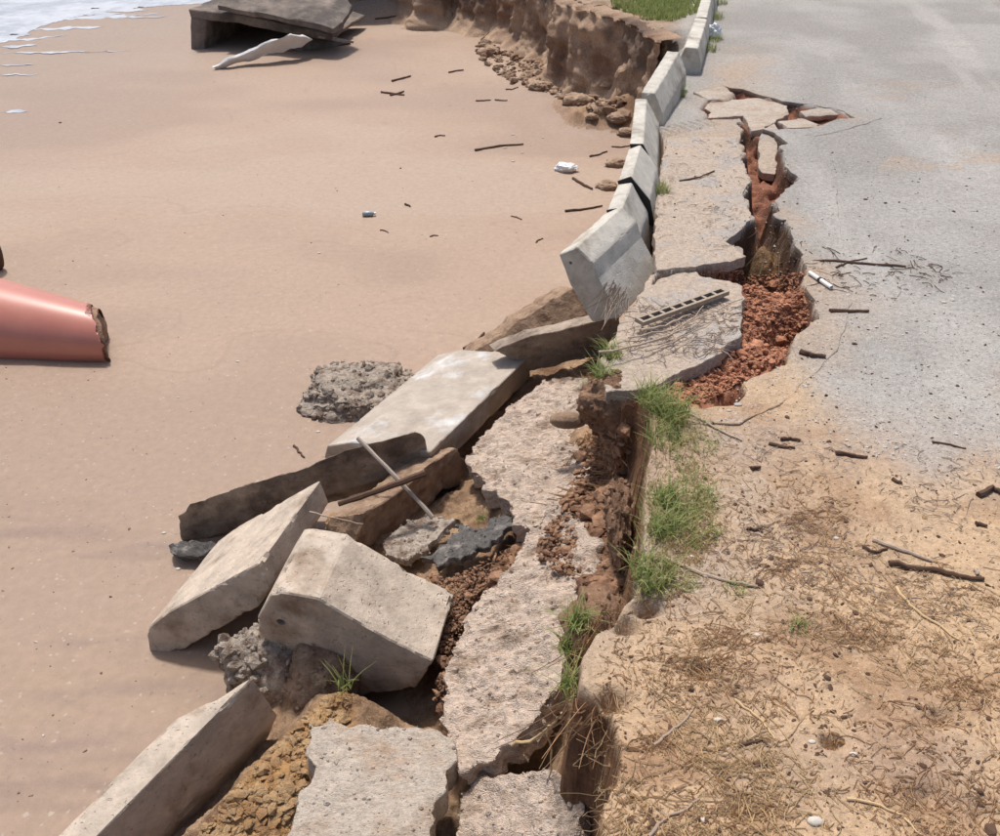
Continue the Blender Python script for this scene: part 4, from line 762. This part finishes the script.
roots('dry roots dangling on the face of the leaning end kerb block', [(612, 285, .0), (625, 300, .0)], 40, .12, 'straw3')
stick('root', [(510, 745, -.46), (535, 738, -.4), (555, 722, -.2), (562, 714, -.05)], .005, 'straw', 'thick pale root reaching out over the gap near the bottom slabs', 'root', ground=False)
stick('root', [(548, 724, -.12), (552, 760, -.35), (545, 800, -.52)], .003, 'straw', 'thin root hanging straight down in front of the lower sandy slab', 'root', ground=False)

# ---------------------------------------------------------------- grass
def tuft(x, y, z, spread, N, hgt, label, m='grass', group='grass tufts', lean=0.8, name='grass_tuft'):
    c = at(x, y, z); V, Fc = [], []
    for i in range(N):
        a = rs.uniform(0, 2*math.pi); r = spread*math.sqrt(rs.uniform()); p = c+[math.cos(a)*r, math.sin(a)*r*1.2, 0]
        h = hgt*rs.uniform(.25, 1.1); ba = rs.uniform(0, 2*math.pi); bd = np.array([math.cos(ba), math.sin(ba), 0])*h*rs.uniform(.1, lean*1.6); wv = np.cross(bd, [0, 0, 1.]); wv = wv/(np.linalg.norm(wv)+1e-9)*rs.uniform(.0014, .0032)
        o = len(V)
        for s in (0, .35, .7, 1): 
            q = p+bd*s*s+np.array([0, 0, h*(s-.25*s*s)]); V += [q-wv*(1-s*.92), q+wv*(1-s*.92)]
        for k in range(3): Fc.append([o+2*k, o+2*k+1, o+2*k+3, o+2*k+2])
    return link(name, mesh(name, V, Fc, M[m], True), label=label, cat='grass tuft', group=group)
for a in [(655, 404, 0, .06, 260, .11, 'brightest green grass tuft, right of the dark overhanging clod'), (672, 418, 0, .06, 220, .1, 'green grass tuft at the tip of the red clay, right of the brightest one'), (664, 440, 0, .06, 130, .07, 'thin yellowing grass below the brightest tuft'),
          (664, 500, 0, .04, 120, .08, 'green tuft half way along the scarp edge, upper of a close pair'), (662, 530, 0, .045, 170, .08, 'green tuft half way along the scarp edge, lower of a close pair'), (652, 575, 0, .06, 200, .085, 'grass tuft at the left end of the long whitish stem'), (676, 520, 0, .06, 110, .06, 'sparse low grass right of the close pair on the verge'), (690, 500, 0, .08, 120, .05, 'thin grass creeping over the verge, farthest right of the scarp grass'),
          (602, 380, -.05, .03, 120, .1, 'leafy green tuft at the end of the kerb row'), (612, 355, -.03, .04, 140, .08, 'low green weed touching the corner of the broken plate'), (592, 395, -.2, .04, 90, .07, 'grass hanging on the earth stub'), (578, 625, -.06, .03, 110, .1, 'grass tuft on the scarp corner, uppermost of three'), (568, 650, -.1, .025, 80, .09, 'grass tuft on the scarp corner, middle of three'), (574, 690, -.1, .035, 110, .1, 'grass tuft on the scarp corner, lowest of three'),
          (661, 192, .0, .05, 120, .09, 'small green tuft at the kerb joint'), (345, 688, -.58, .02, 22, .13, 'few thin green blades under the round-holed chunk'), (797, 628, 0, .02, 26, .04, 'tiny green sprig alone in the straw verge'), (480, 520, -.6, .02, 40, .04, 'tiny green sprig behind the black tar slab'), (678, 96, .0, .05, 120, .12, 'green tuft in the shadow by the straight far kerb row'), (735, 590, 0, .03, 24, .05, 'thin sprig below the long whitish stem')]:
    tuft(*a)
for x, y, lb in ((705, 50, 'roadside grass below the white plastic scrap by the far kerb'), (710, 40, 'roadside grass touching the white plastic scrap by the far kerb'), (713, 18, 'roadside grass just above the white plastic scrap by the far kerb'), (716, 4, 'roadside grass by the far kerb at the very top of the photo')): tuft(x, y, 0, .12, 200, .1, lb)
gp_ = inpoly([(600, -30), (715, -30), (700, 12), (672, 22), (640, 20), (612, 8)], 5200)
V, Fc = [], []
for p in gp_:
    if p[2] < -.3: continue
    h = rs.uniform(.03, .09); a = rs.uniform(0, 6.28); bd = np.array([math.cos(a), math.sin(a), 0]); wv = np.array([-bd[1], bd[0], 0])*.007; o = len(V)
    V += [p-wv, p+wv, p+bd*h*.5+[0, 0, h]]; Fc.append([o, o+1, o+2])
link('grass', mesh('grass', V, Fc, M['grass']), kind='stuff', centre=False, label='short green grass on top of the far cliff', cat='grass')
vg_ = inpoly([(640, 400), (700, 420), (715, 540), (680, 600), (630, 600), (636, 470)], 900)
V, Fc = [], []
for p in vg_:
    h = rs.uniform(.01, .04); a = rs.uniform(0, 6.28); bd = np.array([math.cos(a), math.sin(a), 0]); wv = np.array([-bd[1], bd[0], 0])*.0016; o = len(V)
    V += [p-wv, p+wv, p+bd*h*.8+[0, 0, h]]; Fc.append([o, o+1, o+2])
link('grass', mesh('grass', V, Fc, M['drygrass']), kind='stuff', centre=False, label='thin yellowing grass along the scarp edge', cat='grass')

V, Fc = [], []
for p in inpoly([(642, 396), (672, 400), (722, 430), (716, 470), (722, 540), (690, 560), (700, 590), (640, 604), (626, 590), (634, 470)], 1500, None):
    if p[2] < -.08 or fbm(p[None], 9, 3, 130)[0] < -.02: continue
    h = rs.uniform(.02, .06); a = rs.uniform(0, 6.28); bd = np.array([math.cos(a), math.sin(a), 0]); wv = np.array([-bd[1], bd[0], 0])*.0015; o = len(V)
    V += [p-wv, p+wv, p+bd*h*.9+[0, 0, h*.7]]; Fc.append([o, o+1, o+2])
link('grass', mesh('grass', V, Fc, M['grass']), kind='stuff', centre=False, label='short ragged green grass between the tufts along the scarp edge', cat='grass')
# ---------------------------------------------------------------- perforated block
base = empty('vent_block', at(684, 310, .015), 'narrow perforated block with a row of square holes lying on the broken plate', 'vent block')
A0, B0 = at(639, 322, .022), at(725, 291, .022); dr = B0-A0; Lb = np.linalg.norm(dr); dr /= Lb; nr_ = np.cross([0, 0, 1.], dr); upv = np.array([0, 0, 1.])
def obox(c, hx, hy, hz_):
    V = [c+dr*sx*hx+nr_*sy*hy+upv*sz*hz_ for sx in (-1, 1) for sy in (-1, 1) for sz in (-1, 1)]
    return V, [[0, 1, 3, 2], [4, 6, 7, 5], [0, 4, 5, 1], [2, 3, 7, 6], [0, 2, 6, 4], [1, 5, 7, 3]]
mid = (A0+B0)/2; wb = .024
for s in (-1, 1):
    V, Fc = obox(mid+nr_*s*wb*.78, Lb/2, wb*.25, .009); link('rail', mesh('rail', V, Fc, M['brick']), base)
nw = 9
wme = None
for i in range(nw):
    c = A0+dr*(.007+(Lb-.014)*i/(nw-1))
    V, Fc = obox(c, .0068, wb*.525, .0082); link('web', mesh('web', V, Fc, M['brick']), base)
V, Fc = obox(mid-upv*.0075, Lb/2-.004, wb*.5, .0012); link('back', mesh('back', V, Fc, M['black']), base)  # black sheet added under the holes, its colour standing in for their shade
# loose boards and stems beside it
for p, r, lb in (([(628, 338), (670, 330), (700, 318), (742, 298)], .0035, 'long weathered cane lying along the perforated block'), ([(600, 352), (640, 345), (690, 328)], .005, 'thick grey cane below the perforated block'), ([(640, 330), (665, 326), (690, 314)], .006, 'split piece of wood leaning on the perforated block'), ([(648, 352), (680, 338), (712, 322)], .003, 'thin cane crossing the middle of the broken plate'), ([(670, 334), (690, 320), (705, 306)], .003, 'short cane rising towards the holes of the perforated block')):
    W = [(x, y, .02+r) for x, y in p]; stick('cane', W, r, 'stick_grey', lb, 'cane', ground=False, wob=.004)
strands('grey_litter', 0, None, .06, .0016, 'straw3', 'plant litter caught on the broken plate', hits_z=np.array([at(x, y, .012) for x, y in np.c_[rs.uniform(625, 735, 260), rs.uniform(300, 352, 260)]]))

# ---------------------------------------------------------------- pvc pipe, bag, bottle, scraps
a, b = hits([(809, 275)], 0)[0]+[0, 0, .012], hits([(831, 290)], 0)[0]+[0, 0, .012]
base = empty('plastic_pipe', a, 'short white plastic pipe with a dark ring lying on the road by the crack', 'pipe')
def pipe(a, b, r, th, m, nm, par):
    d = (b-a)/np.linalg.norm(b-a); u = np.cross(d, [0, 0, 1.]); u /= np.linalg.norm(u); v = np.cross(d, u); V, Fc = [], []; S = 20
    for k in range(S):
        t_ = 2*math.pi*k/S; dd = u*math.cos(t_)+v*math.sin(t_); V += [a+dd*r, b+dd*r, b+dd*(r-th), a+dd*(r-th)]
    for k in range(S):
        o, p = 4*k, 4*((k+1) % S)
        for j in range(4): Fc.append([o+j, o+(j+1) % 4, p+(j+1) % 4, p+j])
    return link(nm, mesh(nm, V, Fc, M[m], True, sharp=40), par)
pipe(a, b, .009, .002, 'pvc', 'pipe_body', base); m1 = a+(b-a)*.45; pipe(m1, m1+(b-a)*.07, .0115, .0025, 'black', 'ring', base)
c = hits([(369, 216)], -.95)[0]+[0, 0, .02]; base = empty('bottle', c, 'small grey-blue plastic bottle lying alone in the middle of the beach', 'bottle')
ax_ = np.array([1, .08, 0]); ax_ /= np.linalg.norm(ax_)
def lathe(c, d, prof, m, nm, par, S=16):
    u = np.cross(d, [0, 0, 1.]); u /= np.linalg.norm(u); v = np.cross(d, u); V, Fc = [], []
    for t, r in prof:
        for k in range(S): V.append(c+d*t+(u*math.cos(2*math.pi*k/S)+v*math.sin(2*math.pi*k/S))*r)
    for i in range(len(prof)-1):
        for k in range(S): k2 = (k+1) % S; Fc.append([i*S+k, i*S+k2, (i+1)*S+k2, (i+1)*S+k])
    Fc += [list(range(S))[::-1], [(len(prof)-1)*S+k for k in range(S)]]
    return link(nm, mesh(nm, V, Fc, M[m], True, sharp=50), par)
lathe(c, ax_, [(-.05, .016), (-.045, .02), (.02, .02), (.035, .012), (.042, .009)], 'bottle', 'bottle_body', base); lathe(c, ax_, [(.042, .011), (.055, .011)], 'white', 'cap', base)
lump('plastic_bag', hits([(566, 171)], -.95)[0]+[0, 0, .03], (.1, .06, .045), 'white', 'crumpled white plastic bag on the beach near the kerb', 'plastic bag', .5, 3, 5, .15)
lump('plastic_bag', at(713, 32, .05), (.07, .05, .07), 'white', 'white plastic scrap caught in the grass by the far kerb', 'plastic bag', .6, 4, 4, .3)
for i, (x, y, r, mm, lb) in enumerate([(513, 135, .02, 'shell', 'white shell right of the longest beach stick'), (505, 148, .02, 'shell', 'white shell just under the longest beach stick'), (513, 162, .018, 'shell', 'white shell below the longest beach stick'), (522, 153, .016, 'shell', 'white shell left above the plastic bag'), (543, 138, .014, 'shell', 'tiny white shell towards the debris pile'), (319, 253, .013, 'shell', 'oval shell left of the beach centre'), (238, 362, .012, 'shell', 'yellowish shell on the open sand right of the red tube'), (178, 397, .009, 'shell', 'small white shell right below the red tube'), (164, 538-5, .01, 'shell', 'shell beside the tar lump'), (178, 569, .011, 'shell', 'white shell below the tar lump'), (318, 432, .012, 'shell', 'yellow shell by the lime-stained block corner'), (314, 417, .01, 'shell', 'white shell by the grey rubble lump'),
        (853, 784-29, .0095, 'shell', 'white oval pebble on the verge, right of centre'), (757, 635, .008, 'shell', 'pale round pebble in the upper verge'), (706, 576, .011, 'shell', 'white pebble touching the long whitish stem'), (704, 820, .009, 'shell', 'white round pebble near the bottom of the straw'), (815, 822, .017, 'shell', 'pale shell fragment at the bottom of the verge'), (718, 720, .01, 'shell', 'pale chip in the straw left of centre'), (836, 538, .009, 'shell', 'pale pebble above the straw, left of the driftwood'), (944, 302, .012, 'shell', 'white pebble on the grey road at the right'), (738, 405, .014, 'gravel', 'white stone at the lower corner of the red clay'), (729, 411, .01, 'gravel', 'smaller white stone beside the one at the clay corner'), (740, 423, .009, 'gravel', 'pale flat stone below the clay corner'), (692, 556, .007, 'shell', 'tiny white chip above the long whitish stem'), (867, 452-5, .006, 'shell', 'tiny white chip near the straight brown stick'), (677, 386, .02, 'clay', 'loose pink clay stone on the red clay'), (812, 742, .008, 'shell', 'small white chip in the middle of the verge')]):
    g = hits([(x, y)], -.3)[0]; lump('pebble', g+[0, 0, r*.15], (r*1.0, r*.65, r*.4), mm, lb, 'pebble', .2, 2, 3, 0)

# ---------------------------------------------------------------- red tube on the left
E0, E1 = at(121, 339, -.88), at(-330, 283, -.82)
base = empty('broken_tube', at(60, 355, -.95), 'glossy terracotta-coloured tapering tube, broken at its tip, half sunk in the sand', 'tube')
d = E1-E0; Lt = np.linalg.norm(d); d /= Lt; u = np.cross(d, [0, 0, 1.]); u /= np.linalg.norm(u); v = np.cross(u, d); 
if v[2] < 0: v = -v
def shell_tube(nm, m, t0, jagged, r_off, cut, S=72, R=46, par=None):
    V, Fc = [], []
    for i in range(R):
        for k in range(S):
            th = 2*math.pi*k/S; t = t0+(Lt-t0)*(i/(R-1))**1.6
            t += cut*(1+math.cos(th))*max(0, 1-t/.5)
            if i == 0: t += jagged*(fbm(np.array([[math.cos(th)*2, math.sin(th)*2, .5]]), 1.6, 3, 80)[0]*.8+.3*(math.sin(th) > .3)+.45*(math.sin(th) > .55)*(math.cos(th) > -.3))
            r = .15+.15*min(t, 1.6)-r_off
            V.append(E0+d*t+(u*math.cos(th)+v*math.sin(th))*r)
    for i in range(R-1):
        for k in range(S): k2 = (k+1) % S; Fc.append([i*S+k, i*S+k2, (i+1)*S+k2, (i+1)*S+k])
    return link(nm, mesh(nm, V, Fc, M[m], True), par)
shell_tube('outer_skin', 'pink', .012, .05, 0, .13, par=base); shell_tube('inner_core', 'pinkin', -.0, .02, .012, .1, par=base)
cv, cf = ico(4); cq = cv*(1+fbm(cv, 3, 4, 44)*.25)[:, None]; pos = E0+d*.2-v*.01
link('core_fill', mesh('core_fill', pos+d*cq[:, :1]*.05+u*cq[:, 1:2]*.15+v*cq[:, 2:]*.15, cf, M['pinkin'], True), base)
lump('post_stump', at(-6, 250, -.8), (.045, .05, .16), 'stick', 'dark wooden stump cut off by the left edge of the photo', 'stump', .2, 2, 4)

# ---------------------------------------------------------------- broken culvert far up the beach
base = empty('box_culvert', at(250, 50, -.95), 'broken dark concrete box culvert half open at the far end of the beach', 'culvert')
def quadbox(front, ext, m, nm, par, **k):
    V, Fc = prism(front, ext, **{**dict(seg=.1, rough=.012, rf=6, bevel=.012, chip=.03), **k}); return link(nm, mesh(nm, V, Fc, M[m], True, sharp=35), par)
back = np.array([.25, 1.5, 0.])
FP = plane3((191, 52, -.98), (290, 52, -.98), (190, 10, -.46))
fp = lambda *p: facepoly(p, FP)
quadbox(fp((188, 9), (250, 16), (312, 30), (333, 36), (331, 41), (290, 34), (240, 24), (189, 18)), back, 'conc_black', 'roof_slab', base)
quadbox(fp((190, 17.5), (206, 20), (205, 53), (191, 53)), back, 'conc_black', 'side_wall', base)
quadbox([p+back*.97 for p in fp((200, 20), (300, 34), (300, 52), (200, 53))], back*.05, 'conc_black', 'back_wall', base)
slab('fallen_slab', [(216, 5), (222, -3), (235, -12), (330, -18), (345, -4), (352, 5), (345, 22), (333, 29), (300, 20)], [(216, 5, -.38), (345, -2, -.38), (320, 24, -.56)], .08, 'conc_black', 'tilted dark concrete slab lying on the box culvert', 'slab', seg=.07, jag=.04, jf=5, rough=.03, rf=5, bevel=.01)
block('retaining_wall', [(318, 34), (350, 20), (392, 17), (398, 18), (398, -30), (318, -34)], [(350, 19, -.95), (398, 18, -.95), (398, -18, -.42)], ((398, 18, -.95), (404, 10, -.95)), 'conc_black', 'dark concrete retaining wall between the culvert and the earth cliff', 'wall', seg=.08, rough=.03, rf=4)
slab('fallen_slab', [(285, 50), (312, 36), (352, 42), (330, 48), (300, 51)], [(285, 50, -.93), (312, 36, -.82), (352, 42, -.93)], .12, 'conc_black', 'low dark slab stump right of the white sheet by the culvert', 'slab', seg=.07, jag=.02)
slab('fallen_slab', [(318, 36), (326, 34), (354, 41.5), (345, 41)], [(318, 36, -.77), (326, 34, -.77), (354, 41, -.88)], .03, 'conc_lime', 'white-topped splinter of slab on the right of the culvert', 'slab', seg=.06, jag=.01)
slab('white_sheet', [(211, 66), (228, 59), (246, 52), (264, 43), (290, 33), (311, 38), (300, 46), (268, 54), (240, 60), (216, 69)], [(212, 68, -.93), (262, 52, -.82), (295, 33, -.63)], .03, 'tarp', 'crumpled white plastic sheet trailing from the culvert over the sand', 'sheet', seg=.05, jag=.03, jf=7, rough=.05, rf=5)
# earth spur beside the out-of-line kerb
block('earth_spur', [(612, 103), (618, 72), (634, 52), (668, 46), (663, 62), (648, 86), (638, 114), (626, 116)], [(612, 106, -.8), (640, 116, -.8), (655, 60, -.27)], ((640, 90, -.3), (662, 66, -.3)), 'mud', 'brown earth spur left standing beside the out-of-line kerb block', 'earth spur', seg=.03, jag=.05, jf=7, rough=.06, rf=6, bevel=.02)
print('triangles', sum(len(o.data.polygons) for o in bpy.data.objects if o.type == 'MESH'))
